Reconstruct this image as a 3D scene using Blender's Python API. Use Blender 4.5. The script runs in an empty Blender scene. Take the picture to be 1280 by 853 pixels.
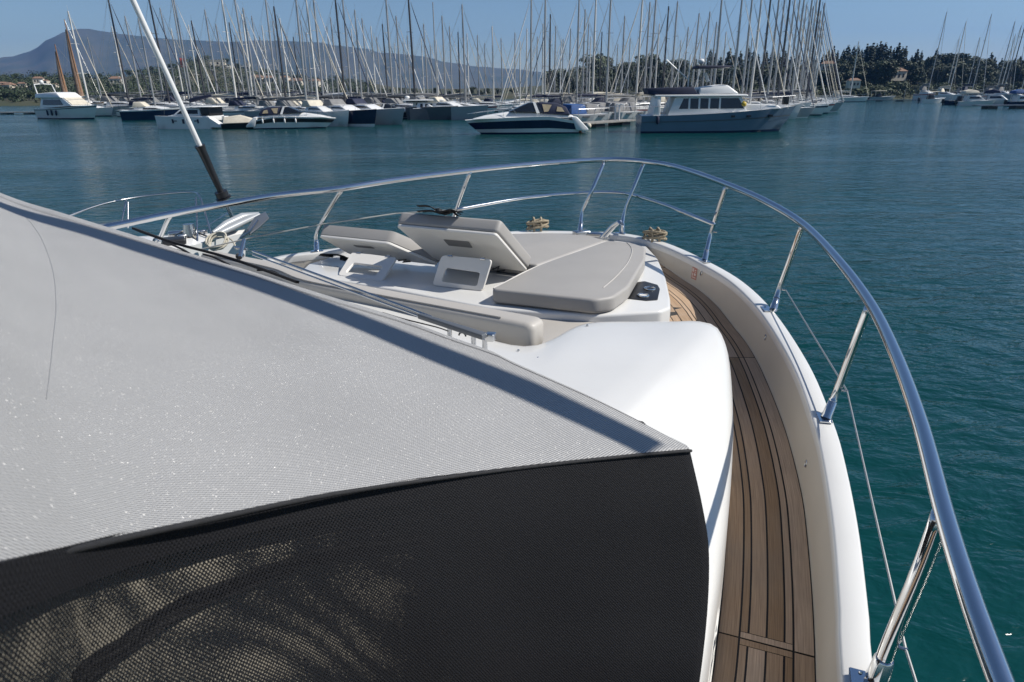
import bpy, bmesh, math, random
import numpy as np
from mathutils import Vector, Matrix

S = bpy.context.scene
COL = S.collection
R = math.radians
rng = random.Random(7)

# ---------------------------------------------------------------- camera, sky, sun, exposure
CAM_H = 4.0                       # eye height above the water, metres
F_PX, PITCH, ROLL = 815.0, R(21.2), R(0.5)     # focal length in pixels of a 1280 px wide picture
_r0, _u0 = Vector((1, 0, 0)), Vector((0, math.sin(PITCH), math.cos(PITCH)))
FWD = Vector((0, math.cos(PITCH), -math.sin(PITCH)))
RIGHT = _r0 * math.cos(ROLL) - _u0 * math.sin(ROLL)
UP = _u0 * math.cos(ROLL) + _r0 * math.sin(ROLL)
CAM = Vector((0, 0, CAM_H))
cd = bpy.data.cameras.new('camera')
cam = bpy.data.objects.new('camera', cd)
COL.objects.link(cam)
cd.sensor_fit = 'HORIZONTAL'; cd.sensor_width = 36.0; cd.lens = 36.0 * F_PX / 1280.0
cd.clip_start = 0.02; cd.clip_end = 30000
cam.matrix_world = Matrix(((RIGHT.x, UP.x, -FWD.x, 0), (RIGHT.y, UP.y, -FWD.y, 0), (RIGHT.z, UP.z, -FWD.z, CAM_H), (0, 0, 0, 1)))
cd.dof.use_dof = True; cd.dof.focus_distance = 6.0; cd.dof.aperture_fstop = 9.0
S.camera = cam

SUN_AZ, SUN_EL = 93.0, 46.0      # degrees; azimuth measured from +Y towards +X
W = bpy.data.worlds.new('World'); S.world = W; W.use_nodes = True
wn = W.node_tree.nodes; wl = W.node_tree.links
wn.clear()
wo = wn.new('ShaderNodeOutputWorld'); wb = wn.new('ShaderNodeBackground'); ws = wn.new('ShaderNodeTexSky')
ws.sky_type = 'NISHITA'; ws.sun_disc = False
ws.sun_elevation = R(SUN_EL); ws.sun_rotation = R(SUN_AZ)
ws.air_density = 1.0; ws.dust_density = 0.25; ws.ozone_density = 4.5
wb.inputs['Strength'].default_value = 0.070
wl.new(ws.outputs[0], wb.inputs[0]); wl.new(wb.outputs[0], wo.inputs[0])
sd = bpy.data.lights.new('sun', 'SUN'); sd.energy = 4.7; sd.angle = R(0.5); sd.color = (1.0, 0.955, 0.88)
sun = bpy.data.objects.new('sun', sd); COL.objects.link(sun)
SUN = Vector((math.sin(R(SUN_AZ)) * math.cos(R(SUN_EL)), math.cos(R(SUN_AZ)) * math.cos(R(SUN_EL)), math.sin(R(SUN_EL))))
sun.rotation_euler = SUN.to_track_quat('Z', 'Y').to_euler()
S.view_settings.view_transform = 'Standard'; S.view_settings.look = 'None'
S.view_settings.exposure = 0.28; S.view_settings.gamma = 1.0
S.render.engine = 'CYCLES'
S.cycles.use_denoising = True
S.cycles.max_bounces = 7; S.cycles.transparent_max_bounces = 12; S.cycles.volume_bounces = 0
S.cycles.sample_clamp_direct = 8.0
S.cycles.caustics_reflective = False; S.cycles.caustics_refractive = False

# ---------------------------------------------------------------- measuring helpers
def ray(px, py):
    return RIGHT * (px - 640.0) + UP * (426.5 - py) + FWD * F_PX
def at(px, py, H):                # the point seen at that pixel, H metres below eye level
    d = ray(px, py)
    return CAM + d * (-H / d.z)
def at_z(px, py, z): return at(px, py, CAM_H - z)
def at_d(px, py, D):              # the point seen at that pixel, D metres ahead
    d = ray(px, py)
    return CAM + d * (D / d.y)
def P(l): return [at(*q) for q in l]

# ---------------------------------------------------------------- materials
def nd(nt, t, **kw):
    n = nt.nodes.new(t)
    for k, v in kw.items(): setattr(n, k, v)
    return n
def mat(name, col, rough=0.5, metal=0.0, var=0.0, vscale=3.0, bump=0.0, bscale=40.0, spec=0.5, coat=0.0, col2=None, per=0.0):
    m = bpy.data.materials.new(name); m.use_nodes = True
    nt = m.node_tree; b = nt.nodes['Principled BSDF']
    b.inputs['Base Color'].default_value = (*col, 1)
    b.inputs['Roughness'].default_value = rough; b.inputs['Metallic'].default_value = metal
    b.inputs['Specular IOR Level'].default_value = spec; b.inputs['Coat Weight'].default_value = coat
    tc = nd(nt, 'ShaderNodeTexCoord')
    fac = None
    if var > 0 or col2:
        nz = nd(nt, 'ShaderNodeTexNoise'); nz.inputs['Scale'].default_value = vscale; nz.inputs['Detail'].default_value = 5
        nt.links.new(tc.outputs['Object'], nz.inputs['Vector'])
        rp = nd(nt, 'ShaderNodeValToRGB')
        rp.color_ramp.elements[0].position = 0.36; rp.color_ramp.elements[1].position = 0.64
        c2 = col2 or tuple(c * (1 - var) for c in col)
        rp.color_ramp.elements[0].color = (*c2, 1); rp.color_ramp.elements[1].color = (*col, 1)
        nt.links.new(nz.outputs['Fac'], rp.inputs['Fac'])
        fac = rp.outputs['Color']
        nt.links.new(fac, b.inputs['Base Color'])
    if per > 0:
        g = nd(nt, 'ShaderNodeNewGeometry'); mr = nd(nt, 'ShaderNodeMapRange')
        mr.inputs['To Min'].default_value = 1 - per; mr.inputs['To Max'].default_value = 1 + per
        nt.links.new(g.outputs['Random Per Island'], mr.inputs['Value'])
        hs = nd(nt, 'ShaderNodeHueSaturation')
        if fac: nt.links.new(fac, hs.inputs['Color'])
        else: hs.inputs['Color'].default_value = (*col, 1)
        nt.links.new(mr.outputs[0], hs.inputs['Value']); nt.links.new(hs.outputs[0], b.inputs['Base Color'])
    if bump > 0:
        n2 = nd(nt, 'ShaderNodeTexNoise'); n2.inputs['Scale'].default_value = bscale; n2.inputs['Detail'].default_value = 4
        nt.links.new(tc.outputs['Object'], n2.inputs['Vector'])
        bp = nd(nt, 'ShaderNodeBump'); bp.inputs['Strength'].default_value = bump; bp.inputs['Distance'].default_value = 0.01
        nt.links.new(n2.outputs['Fac'], bp.inputs['Height']); nt.links.new(bp.outputs[0], b.inputs['Normal'])
    return m

M = {}
M['gel'] = mat('white_gelcoat', (0.67, 0.665, 0.645), 0.28, var=0.05, vscale=2.0, coat=0.3)
M['gel_warm'] = mat('cream_gelcoat', (0.53, 0.495, 0.44), 0.35, var=0.06, vscale=2.5)
M['chrome'] = mat('polished_steel', (0.66, 0.665, 0.67), 0.07, 1.0, bump=0.01, bscale=60)
M['steel'] = mat('brushed_steel', (0.55, 0.55, 0.55), 0.25, 1.0)
M['vinyl'] = mat('taupe_vinyl', (0.335, 0.322, 0.305), 0.55, var=0.05, vscale=4, bump=0.05, bscale=260)
M['vinyl_light'] = mat('beige_vinyl', (0.44, 0.415, 0.38), 0.5, var=0.05, vscale=4, bump=0.05, bscale=260)
M['piping'] = mat('pale_piping', (0.50, 0.48, 0.45), 0.5, var=0.04)
M['panel'] = mat('white_panel', (0.72, 0.70, 0.66), 0.4, var=0.05, vscale=3)
M['black'] = mat('black_plastic', (0.018, 0.018, 0.02), 0.4, var=0.2)
M['blackcloth'] = mat('black_webbing', (0.016, 0.016, 0.018), 0.8, var=0.3, vscale=60, bump=0.3, bscale=500)
M['caulk'] = mat('black_caulk', (0.012, 0.012, 0.012), 0.6, var=0.1)
M['teak'] = mat('weathered_teak', (0.43, 0.295, 0.185), 0.6, col2=(0.33, 0.22, 0.14), vscale=32, bump=0.15, bscale=150, per=0.34)
M['rope'] = mat('tan_rope', (0.40, 0.335, 0.235), 0.9, var=0.45, vscale=70, bump=0.6, bscale=300)
M['rope_w'] = mat('pale_rope', (0.55, 0.51, 0.42), 0.9, var=0.3, vscale=70)
M['wire'] = mat('steel_wire', (0.42, 0.42, 0.40), 0.4, 0.8)
M['dark'] = mat('dark_opening', (0.02, 0.02, 0.022), 0.5, var=0.2)
M['glass'] = mat('dark_window_glass', (0.012, 0.014, 0.018), 0.06, spec=0.7, var=0.1)
M['navy'] = mat('navy_canvas', (0.012, 0.018, 0.05), 0.75, var=0.3, vscale=2)
M['navyhull'] = mat('navy_hull_paint', (0.010, 0.018, 0.055), 0.18, var=0.15, vscale=1)
M['white'] = mat('white_boat_paint', (0.74, 0.74, 0.73), 0.3, var=0.06, vscale=0.8)
M['greyhull'] = mat('blue_grey_hull_paint', (0.13, 0.19, 0.26), 0.25, var=0.08, vscale=0.6)
M['lightgrey'] = mat('light_grey_hull_paint', (0.36, 0.38, 0.40), 0.3, var=0.06, vscale=0.6)
M['darkgrey'] = mat('dark_grey_hull_paint', (0.10, 0.11, 0.125), 0.3, var=0.08, vscale=0.6)
M['alu'] = mat('anodised_mast', (0.40, 0.40, 0.40), 0.4, 0.5, var=0.1, vscale=0.6)
M['alu_pale'] = mat('pale_mast', (0.62, 0.61, 0.58), 0.4, 0.0, var=0.1, vscale=0.6)
M['mast_dark'] = mat('dark_mast', (0.05, 0.05, 0.055), 0.4, 0.0, var=0.1, vscale=0.6)
M['wood'] = mat('varnished_wood', (0.33, 0.17, 0.08), 0.45, var=0.3, vscale=3)
M['cream'] = mat('cream_canvas', (0.60, 0.55, 0.45), 0.8, var=0.15, vscale=2)
M['greybeige'] = mat('dash_moulding', (0.30, 0.275, 0.225), 0.6, var=0.1, vscale=2)
M['bluecanvas'] = mat('bright_blue_canvas', (0.016, 0.07, 0.22), 0.75, var=0.2, vscale=2)
M['greycanvas'] = mat('grey_canvas', (0.20, 0.20, 0.20), 0.8, var=0.2, vscale=2)
M['red'] = mat('red_cloth', (0.36, 0.04, 0.035), 0.7, var=0.2)
M['tan'] = mat('tan_hatch_blind', (0.42, 0.34, 0.22), 0.6, var=0.2)
M['orange'] = mat('orange_buoy', (0.55, 0.16, 0.03), 0.5, var=0.2)
M['yellow'] = mat('yellow_buoy', (0.60, 0.42, 0.04), 0.5, var=0.2)
M['concrete'] = mat('weathered_pontoon', (0.27, 0.26, 0.24), 0.85, var=0.3, vscale=2)
M['bark'] = mat('tree_bark', (0.09, 0.065, 0.045), 0.9, var=0.3, vscale=4)
M['leaf'] = mat('broadleaf_foliage', (0.036, 0.056, 0.019), 0.65, col2=(0.022, 0.036, 0.013), vscale=0.35, per=0.45)
M['leaf_b'] = mat('olive_foliage', (0.062, 0.085, 0.030), 0.65, col2=(0.038, 0.056, 0.020), vscale=0.35, per=0.45)
M['cypress'] = mat('cypress_foliage', (0.024, 0.042, 0.020), 0.7, col2=(0.015, 0.027, 0.014), vscale=0.4, per=0.4)
M['earth'] = mat('dry_scrub_ground', (0.035, 0.046, 0.020), 0.95, col2=(0.060, 0.056, 0.030), vscale=0.03)
M['mount'] = mat('mountain_scrub', (0.045, 0.060, 0.045), 0.95, col2=(0.085, 0.085, 0.065), vscale=0.006)
M['stucco'] = mat('pale_stucco', (0.62, 0.56, 0.47), 0.9, var=0.1)
M['tile'] = mat('terracotta_tile', (0.24, 0.15, 0.105), 0.9, var=0.3, vscale=2)
M['sticker'] = mat('red_sticker', (0.50, 0.22, 0.17), 0.5, var=0.1)
M['stickerw'] = mat('pale_sticker_print', (0.72, 0.62, 0.56), 0.5, var=0.05)

# ---------------------------------------------------------------- mesh helpers
class MB:
    """collects shapes, then links them as one mesh object"""
    def __init__(s): s.v = []; s.f = []
    def add(s, vs, fs):
        o = len(s.v); s.v += [tuple(q) for q in vs]; s.f += [tuple(i + o for i in q) for q in fs]; return s
    def box(s, c, d, rz=0.0):
        x, y, z = d[0] / 2, d[1] / 2, d[2] / 2; cs, sn = math.cos(rz), math.sin(rz)
        vs = []
        for i, j, k in ((-1,-1,-1),(1,-1,-1),(1,1,-1),(-1,1,-1),(-1,-1,1),(1,-1,1),(1,1,1),(-1,1,1)):
            a, b = i * x, j * y
            vs.append((c[0] + a * cs - b * sn, c[1] + a * sn + b * cs, c[2] + k * z))
        return s.add(vs, [(0,3,2,1),(4,5,6,7),(0,1,5,4),(1,2,6,5),(2,3,7,6),(3,0,4,7)])
    def tube(s, pts, r, n=8, cap=True):
        pts = [Vector(p) for p in pts]
        rs = r if isinstance(r, (list, tuple)) else [r] * len(pts)
        rings = []; nrm = None
        for i, p in enumerate(pts):
            t = (pts[min(i + 1, len(pts) - 1)] - pts[max(i - 1, 0)]).normalized()
            if nrm is None:
                nrm = t.orthogonal().normalized()
            nrm = (nrm - t * nrm.dot(t))
            nrm = nrm.normalized() if nrm.length > 1e-6 else t.orthogonal().normalized()
            b = t.cross(nrm)
            rings.append([p + (nrm * math.cos(2 * math.pi * k / n) + b * math.sin(2 * math.pi * k / n)) * rs[i] for k in range(n)])
        vs = [q for rg in rings for q in rg]; fs = []
        for i in range(len(pts) - 1):
            for k in range(n):
                a, b2 = i * n + k, i * n + (k + 1) % n
                fs.append((a, b2, b2 + n, a + n))
        if cap:
            fs.append(tuple(reversed(range(n)))); fs.append(tuple((len(pts) - 1) * n + k for k in range(n)))
        return s.add(vs, fs)
    def prism(s, poly, vec):        # poly: 3D loop; extruded by vec
        n = len(poly); poly = [Vector(p) for p in poly]; vec = Vector(vec)
        vs = poly + [p + vec for p in poly]
        fs = [tuple(range(n)), tuple(reversed(range(n, 2 * n)))] + [((i + 1) % n, i, n + i, n + (i + 1) % n) for i in range(n)]
        return s.add(vs, fs)
    def loft(s, a, b, caps=True):   # two loops of equal count
        n = len(a)
        fs = [((i + 1) % n, i, n + i, n + (i + 1) % n) for i in range(n)]
        if caps: fs += [tuple(range(n)), tuple(reversed(range(n, 2 * n)))]
        return s.add(list(a) + list(b), fs)
    def grid(s, rows, close=False):
        n = len(rows[0]); vs = [q for r_ in rows for q in r_]; fs = []
        for i in range(len(rows) - 1):
            for k in range(n if close else n - 1):
                fs.append((i * n + k, i * n + (k + 1) % n, (i + 1) * n + (k + 1) % n, (i + 1) * n + k))
        return s.add(vs, fs)
    def ball(s, c, r, n=10, m=6, sq=(1, 1, 1)):
        rows = []
        for i in range(m + 1):
            a = math.pi * i / m
            rr = max(math.sin(a), 1e-3)
            rows.append([(c[0] + r * sq[0] * rr * math.cos(2 * math.pi * k / n), c[1] + r * sq[1] * rr * math.sin(2 * math.pi * k / n), c[2] + r * sq[2] * math.cos(a)) for k in range(n)])
        return s.grid(rows, True)
    def build(s, name, m, parent=None, smooth=None, bevel=0.0, seg=3, normals=True):
        me = bpy.data.meshes.new(name); me.from_pydata(s.v, [], s.f); me.update()
        if normals or bevel:
            bm = bmesh.new(); bm.from_mesh(me)
            bmesh.ops.recalc_face_normals(bm, faces=bm.faces)
            if bevel:
                eds = [e for e in bm.edges if len(e.link_faces) == 2 and e.calc_face_angle(0) > R(25)]
                bmesh.ops.bevel(bm, geom=eds, offset=bevel, segments=seg, affect='EDGES', profile=0.5, clamp_overlap=True)
            bm.to_mesh(me); bm.free()
        me.materials.append(m)
        if smooth is not None or bevel:
            me.shade_smooth() if smooth is None or smooth >= 180 else None
            if smooth is not None and smooth < 180:
                me.shade_smooth()
                try: me.set_sharp_from_angle(angle=R(smooth))
                except Exception: pass
        o = bpy.data.objects.new(name, me); COL.objects.link(o)
        if parent: o.parent = parent
        return o

def tag(o, label=None, cat=None, group=None, kind=None):
    if label: o['label'] = label
    if cat: o['category'] = cat
    if group: o['group'] = group
    if kind: o['kind'] = kind
    return o
def empty(name, loc=(0, 0, 0), rz=0.0):
    o = bpy.data.objects.new(name, None); COL.objects.link(o); o.location = loc; o.rotation_euler = (0, 0, rz); o.empty_display_size = 0.3
    return o
def copy_tree(o, parent=None):
    c = o.copy(); COL.objects.link(c)
    if parent: c.parent = parent
    for ch in list(o.children): copy_tree(ch, c)
    return c
def spline(pts, n):               # Catmull-Rom through the points, n samples, even spacing
    pts = [Vector(p) for p in pts]
    e = [pts[0] * 2 - pts[1]] + pts + [pts[-1] * 2 - pts[-2]]
    out = []
    for i in range(1, len(e) - 2):
        for k in range(24):
            t = k / 24.0
            a, b, c, d = e[i - 1], e[i], e[i + 1], e[i + 2]
            out.append(0.5 * ((2 * b) + (c - a) * t + (2 * a - 5 * b + 4 * c - d) * t * t + (3 * b - a - 3 * c + d) * t ** 3))
    out.append(pts[-1])
    L = [0.0]
    for i in range(1, len(out)): L.append(L[-1] + (out[i] - out[i - 1]).length)
    res = []; j = 0
    for k in range(n):
        s = L[-1] * k / (n - 1)
        while j < len(L) - 2 and L[j + 1] < s: j += 1
        t = (s - L[j]) / max(L[j + 1] - L[j], 1e-9)
        res.append(out[j].lerp(out[j + 1], min(max(t, 0), 1)))
    return res
def catmull_px(l, n):             # the same through (px, py, H) measurements
    return spline(P(l), n)
# ---------------------------------------------------------------- water
def water_material():
    m = bpy.data.materials.new('harbour_water'); m.use_nodes = True
    nt = m.node_tree; b = nt.nodes['Principled BSDF']; L = nt.links
    tc = nd(nt, 'ShaderNodeTexCoord')
    big = nd(nt, 'ShaderNodeTexNoise'); big.inputs['Scale'].default_value = 0.022; big.inputs['Detail'].default_value = 3
    L.new(tc.outputs['Object'], big.inputs['Vector'])
    cr = nd(nt, 'ShaderNodeValToRGB')
    cr.color_ramp.elements[0].position = 0.35; cr.color_ramp.elements[1].position = 0.7
    cr.color_ramp.elements[0].color = (0.0012, 0.033, 0.034, 1); cr.color_ramp.elements[1].color = (0.0022, 0.050, 0.050, 1)
    L.new(big.outputs['Fac'], cr.inputs['Fac']); L.new(cr.outputs[0], b.inputs['Base Color'])
    b.inputs['Roughness'].default_value = 0.10; b.inputs['IOR'].default_value = 1.333
    def wave(scale, stretch, rot, detail, dist):
        mp = nd(nt, 'ShaderNodeMapping'); mp.inputs['Rotation'].default_value = (0, 0, rot); mp.inputs['Scale'].default_value = (1, stretch, 1)
        n = nd(nt, 'ShaderNodeTexNoise'); n.inputs['Scale'].default_value = scale; n.inputs['Detail'].default_value = detail; n.inputs['Distortion'].default_value = dist
        L.new(tc.outputs['Object'], mp.inputs['Vector']); L.new(mp.outputs[0], n.inputs['Vector']); return n.outputs['Fac']
    def ma(op, a, v):
        n = nd(nt, 'ShaderNodeMath', operation=op)
        L.new(a, n.inputs[0])
        if isinstance(v, (int, float)): n.inputs[1].default_value = v
        else: L.new(v, n.inputs[1])
        return n.outputs[0]
    a = ma('MULTIPLY', wave(1.1, 1.9, R(-14), 4, 0.6), 0.165)
    c = ma('MULTIPLY', wave(3.6, 1.5, R(-24), 3, 0.4), 0.048)
    d = ma('MULTIPLY', wave(0.25, 2.2, R(-8), 2, 0.3), 0.18)
    h = ma('ADD', ma('ADD', a, c), d)
    patch = wave(0.035, 3.0, R(8), 2, 0.6)          # cat's paws: rougher and calmer water
    mr = nd(nt, 'ShaderNodeMapRange'); mr.inputs['From Min'].default_value = 0.35; mr.inputs['From Max'].default_value = 0.65
    mr.inputs['To Min'].default_value = 0.5; mr.inputs['To Max'].default_value = 1.3
    L.new(patch, mr.inputs['Value'])
    bp = nd(nt, 'ShaderNodeBump'); bp.inputs['Distance'].default_value = 1.0; bp.inputs['Strength'].default_value = 0.70
    L.new(ma('MULTIPLY', h, mr.outputs[0]), bp.inputs['Height']); L.new(bp.outputs[0], b.inputs['Normal'])
    return m
mb = MB()
mb.add([(-3600, -250, 0), (3600, -250, 0), (3600, 4600, 0), (-3600, 4600, 0)], [(0, 1, 2, 3)])
tag(mb.build('water', water_material(), normals=False), kind='structure')

# ---------------------------------------------------------------- land
RIDGE = [(-260, 110, 380), (-120, 107, 380), (0, 104, 390), (50, 102, 400), (103, 102, 400), (139, 104, 400), (178, 97, 420), (206, 93, 420), (237, 84, 430),
         (258, 80, 430), (283, 84, 430), (309, 92, 430), (340, 99, 430), (400, 106, 430), (450, 109, 430), (520, 111, 420), (600, 110.5, 400),
         (660, 108, 340), (700, 99, 290), (760, 95, 285), (840, 94, 285), (930, 93, 285), (1000, 92, 285), (1030, 88, 280), (1090, 84, 280), (1150, 88, 280), (1230, 92, 280), (1320, 93, 280), (1500, 92, 280)]
def lerp_tab(tab, x, k):            # smooth look-up in a table of measurements
    for a, b in zip(tab, tab[1:]):
        if a[0] <= x <= b[0]:
            t = (x - a[0]) / (b[0] - a[0]); t = t * t * (3 - 2 * t)
            return a[k] + (b[k] - a[k]) * t
    return tab[0][k] if x < tab[0][0] else tab[-1][k]
SHORE = [(-260, 215), (60, 225), (300, 250), (620, 270), (700, 225), (900, 222), (1040, 215), (1150, 205), (1500, 205)]
def shore(px): return lerp_tab([(a, b) for a, b in SHORE], px, 1)
def ground(px, D):                # height of the land in direction px at distance D
    ds, dr = shore(px), lerp_tab(RIDGE, px, 2)
    hr = max(at_d(px, lerp_tab(RIDGE, px, 1), dr).z, 1.0)
    t = (D - ds) / (dr - ds)
    if t < 0: return -1.0
    e = 0.9 + (hr - 0.9) * (min(t, 1.0) ** 1.25)
    if t > 1: e -= (t - 1) * hr * 0.8
    return e + 0.25 * math.sin(px * 0.21 + D * 0.09)
def spot(px, D):
    p = at_d(px, 115, D); return Vector((p.x, p.y, ground(px, D)))
RIDGE = [(x_, y_ - (5.5 if x_ < 460 else 0), d_) for x_, y_, d_ in RIDGE]
rows = []
for D in [200, 204, 208, 212, 216, 220, 226, 232, 240, 250, 260, 270, 280, 300, 320, 345, 370, 400, 430, 460, 520]:
    rows.append([spot(px, D) for px in range(-260, 1501, 16)])
tag(MB().grid(rows).build('hillside', M['earth'], smooth=180), kind='structure')

MT = [(-300, 84), (-120, 78), (0, 73), (25, 70.5), (50, 64), (75, 49), (95, 40.5), (112, 36), (122, 34), (131, 36), (142, 39), (160, 42), (190, 45), (215, 48), (250, 50), (300, 52), (330, 50.5), (370, 51), (400, 52.5),
      (430, 57), (460, 60), (480, 66), (500, 67), (530, 70), (560, 78), (600, 83), (640, 86), (680, 90), (720, 95), (760, 99), (820, 104), (900, 106), (1150, 104), (1200, 90), (1235, 82), (1262, 81), (1300, 86), (1380, 93), (1500, 99)]
rows = []; r3 = random.Random(3)
wob = [[r3.uniform(-1, 1) for _ in range(200)] for _ in range(9)]
for i, f in enumerate((0.0, 0.14, 0.28, 0.42, 0.56, 0.7, 0.84, 1.0, 1.12)):
    D = 2350 + f * 750; row = []
    for k, px in enumerate(np.arange(-300, 1501, 11.25)):
        y = lerp_tab(MT, px, 1); z1 = max(at_d(px, y, 3100).z, 2.0)
        z = -1 + z1 * (f ** 0.85 if f <= 1 else 0.8)
        if 0 < f < 1: z += wob[i][k] * z1 * 0.05 + 0.05 * z1 * math.sin(px * 0.055 + i * 1.7)
        if f == 1.0: z += wob[i][k] * 1.6
        p = at_d(px, 110, D); row.append((p.x, p.y, z))
    rows.append(row)
tag(MB().grid(rows).build('mountains', M['mount'], smooth=180), kind='structure')

# ---------------------------------------------------------------- haze
mb = MB().box((0, 2150, 170), (8000, 5200, 345))
hz = mb.build('haze', None or bpy.data.materials.new('sea_haze'))
hm = hz.data.materials[0]; hm.use_nodes = True; hm.node_tree.nodes.clear()
ho = nd(hm.node_tree, 'ShaderNodeOutputMaterial'); hv = nd(hm.node_tree, 'ShaderNodeVolumePrincipled')
hv.inputs['Color'].default_value = (0.16, 0.43, 1.0, 1); hv.inputs['Density'].default_value = 0.00013; hv.inputs['Anisotropy'].default_value = 0.2
hm.node_tree.links.new(hv.outputs[0], ho.inputs['Volume'])
tag(hz, kind='stuff')

# ---------------------------------------------------------------- trees
def leaf_quads(rg, centres, n, size, squash=1.0):
    """n leaf clump faces scattered in the volumes (c, radius triple, weight)"""
    mb = MB(); tot = sum(c[2] for c in centres)
    for c, rad, w in centres:
        for _ in range(int(n * w / tot)):
            while True:
                d = Vector((rg.uniform(-1, 1), rg.uniform(-1, 1), rg.uniform(-1, 1)))
                if 0.25 < d.length < 1: break
            d = d * (0.55 + 0.45 * d.length) / max(d.length, .01) if rg.random() < 0.6 else d
            p = Vector((c[0] + d.x * rad[0], c[1] + d.y * rad[1], c[2] + d.z * rad[2]))
            nrm = (d + Vector((rg.uniform(-.8, .8), rg.uniform(-.8, .8), rg.uniform(-.2, .9)))).normalized()
            t = nrm.orthogonal().normalized(); t = (Matrix.Rotation(rg.uniform(0, 6.28), 3, nrm) @ t); b = nrm.cross(t)
            s = size * rg.uniform(0.6, 1.4)
            k = len(mb.v)
            mb.v += [tuple(p + t * s * 0.9), tuple(p + b * s * 0.55), tuple(p - t * s * 0.9), tuple(p - b * s * 0.55 + nrm * s * .2)]
            mb.f.append((k, k + 1, k + 2, k + 3))
    return mb
def broad_proto(seed, leafmat):
    rg = random.Random(seed); cs = []
    for k in range(9):
        a = rg.uniform(0, 6.28); rr = rg.uniform(0.05, 0.27); z = rg.uniform(0.36, 0.84)
        q = rg.uniform(0.13, 0.2)
        cs.append(((rr * math.cos(a), rr * math.sin(a), z), (q, q, q * rg.uniform(.65, .95)), q))
    cs.append(((0, 0, 0.6), (0.24, 0.24, 0.2), 0.4))
    root = empty('broadleaf_tree')
    leaf_quads(rg, cs, 1100, 0.042).build('crown', leafmat, root, normals=False)
    tr = MB().tube([(0, 0, -0.03), (0.01, 0, 0.2), (-0.01, 0.01, 0.4), (0, 0, 0.6)], [0.03, 0.024, 0.02, 0.008], 6)
    for k in range(5):
        a = k * 1.3; tr.tube([(0, 0, 0.3 + k * .04), (0.12 * math.cos(a), 0.12 * math.sin(a), 0.5 + k * .03), (0.2 * math.cos(a), 0.2 * math.sin(a), 0.62 + k * .03)], [0.014, 0.009, 0.004], 5)
    tr.build('trunk', M['bark'], root); return root
def cypress_proto(seed):
    rg = random.Random(seed); cs = []
    for k in range(11):
        f = k / 10; w = 0.095 * math.sin(math.pi * min(0.12 + f * 0.86, 1)) ** 0.8 + 0.008
        cs.append(((rg.uniform(-.012, .012), rg.uniform(-.012, .012), 0.08 + 0.87 * f), (w, w, 0.07), w))
    root = empty('cypress_tree')
    leaf_quads(rg, cs, 800, 0.030).build('crown', M['cypress'], root, normals=False)
    MB().tube([(0, 0, -0.03), (0, 0, 0.5), (0, 0, 0.9)], [0.014, 0.01, 0.003], 6).build('trunk', M['bark'], root); return root
protos = {'b': [broad_proto(11, M['leaf']), broad_proto(12, M['leaf']), broad_proto(13, M['leaf_b'])], 'c': [cypress_proto(21), cypress_proto(22)]}
used = set()
def tree(kind, px, D, ytop, label, group, wide=1.0):
    g = spot(px, D); top = at_d(px, ytop, D).z; h = max(top - g.z, 2.0)
    pr = rng.choice(protos[kind[0]]) if kind != 'bo' else protos['b'][2]
    if kind == 'bg': pr = rng.choice(protos['b'][:2])
    if pr.name in used: t = copy_tree(pr)
    else: t = pr; used.add(pr.name)
    t.location = g; t.scale = (h * wide, h * wide, h); t.rotation_euler = (0, 0, rng.uniform(0, 6.28))
    tag(t, label, 'tree', group); return t
CY_R = [(1022, 72), (1028, 66), (1034, 62), (1039, 68), (1047, 66), (1052, 61), (1059, 62), (1064, 62), (1069, 66), (1075, 59), (1081, 58), (1086, 59), (1091, 56), (1097, 58), (1103, 62), (1108, 64), (1113, 58), (1118, 63), (1122, 62),
        (1131, 74), (1137, 66), (1143, 68), (1161, 65), (1216, 78), (1229, 70), (1234, 75), (1243, 77), (1251, 80), (1265, 74)]
for px, y in CY_R:
    tree('c', px, 262 + rng.uniform(-14, 10), y - 4, 'dark pointed cypress on the skyline of the right-hand headland', 'cypresses on the headland skyline', rng.uniform(1.0, 1.6))
for px, y in [(1042, 74), (1056, 72), (1070, 70), (1088, 70), (1100, 74), (1116, 74), (1128, 72), (1148, 72), (1156, 66), (1173, 63), (1182, 62), (1195, 62), (1206, 66), (1216, 73), (1250, 84), (1262, 82), (1278, 74), (1290, 70), (1222, 77), (1304, 72)]:
    tree('bg', px, 250 + rng.uniform(-8, 10), y, 'dark rounded tree on the skyline of the right-hand headland', 'rounded trees on the headland skyline', rng.uniform(0.9, 1.25))
for px in list(range(1030, 1310, 9)) + list(range(1033, 1310, 12)):
    tree('bg', px + rng.uniform(-4, 4), 232 + rng.uniform(-6, 12), rng.uniform(72, 88), 'middle-height dark tree on the slope of the right-hand headland', 'trees on the headland slope', rng.uniform(1.0, 1.4))
for px in range(1040, 1300, 13):
    tree('bo', px + rng.uniform(-5, 5), 212 + rng.uniform(-2, 5), rng.uniform(99, 110), 'pale green bushy tree at the water edge of the right-hand headland', 'waterside trees on the headland', rng.uniform(1.3, 1.9))
CY_C = [(706, 86), (724, 82), (884, 62), (890, 67), (897, 72), (907, 61), (914, 66), (921, 64), (930, 58), (937, 63), (943, 68), (952, 64), (960, 62), (968, 66), (976, 64), (985, 68), (993, 66), (1003, 72), (1012, 70), (820, 70), (866, 72)]
for px, y in CY_C:
    tree('c', px, 268 + rng.uniform(-14, 8), y, 'dark pointed cypress seen between the masts above the trawler', 'cypresses behind the crowded masts', rng.uniform(1.1, 1.7))
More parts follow.
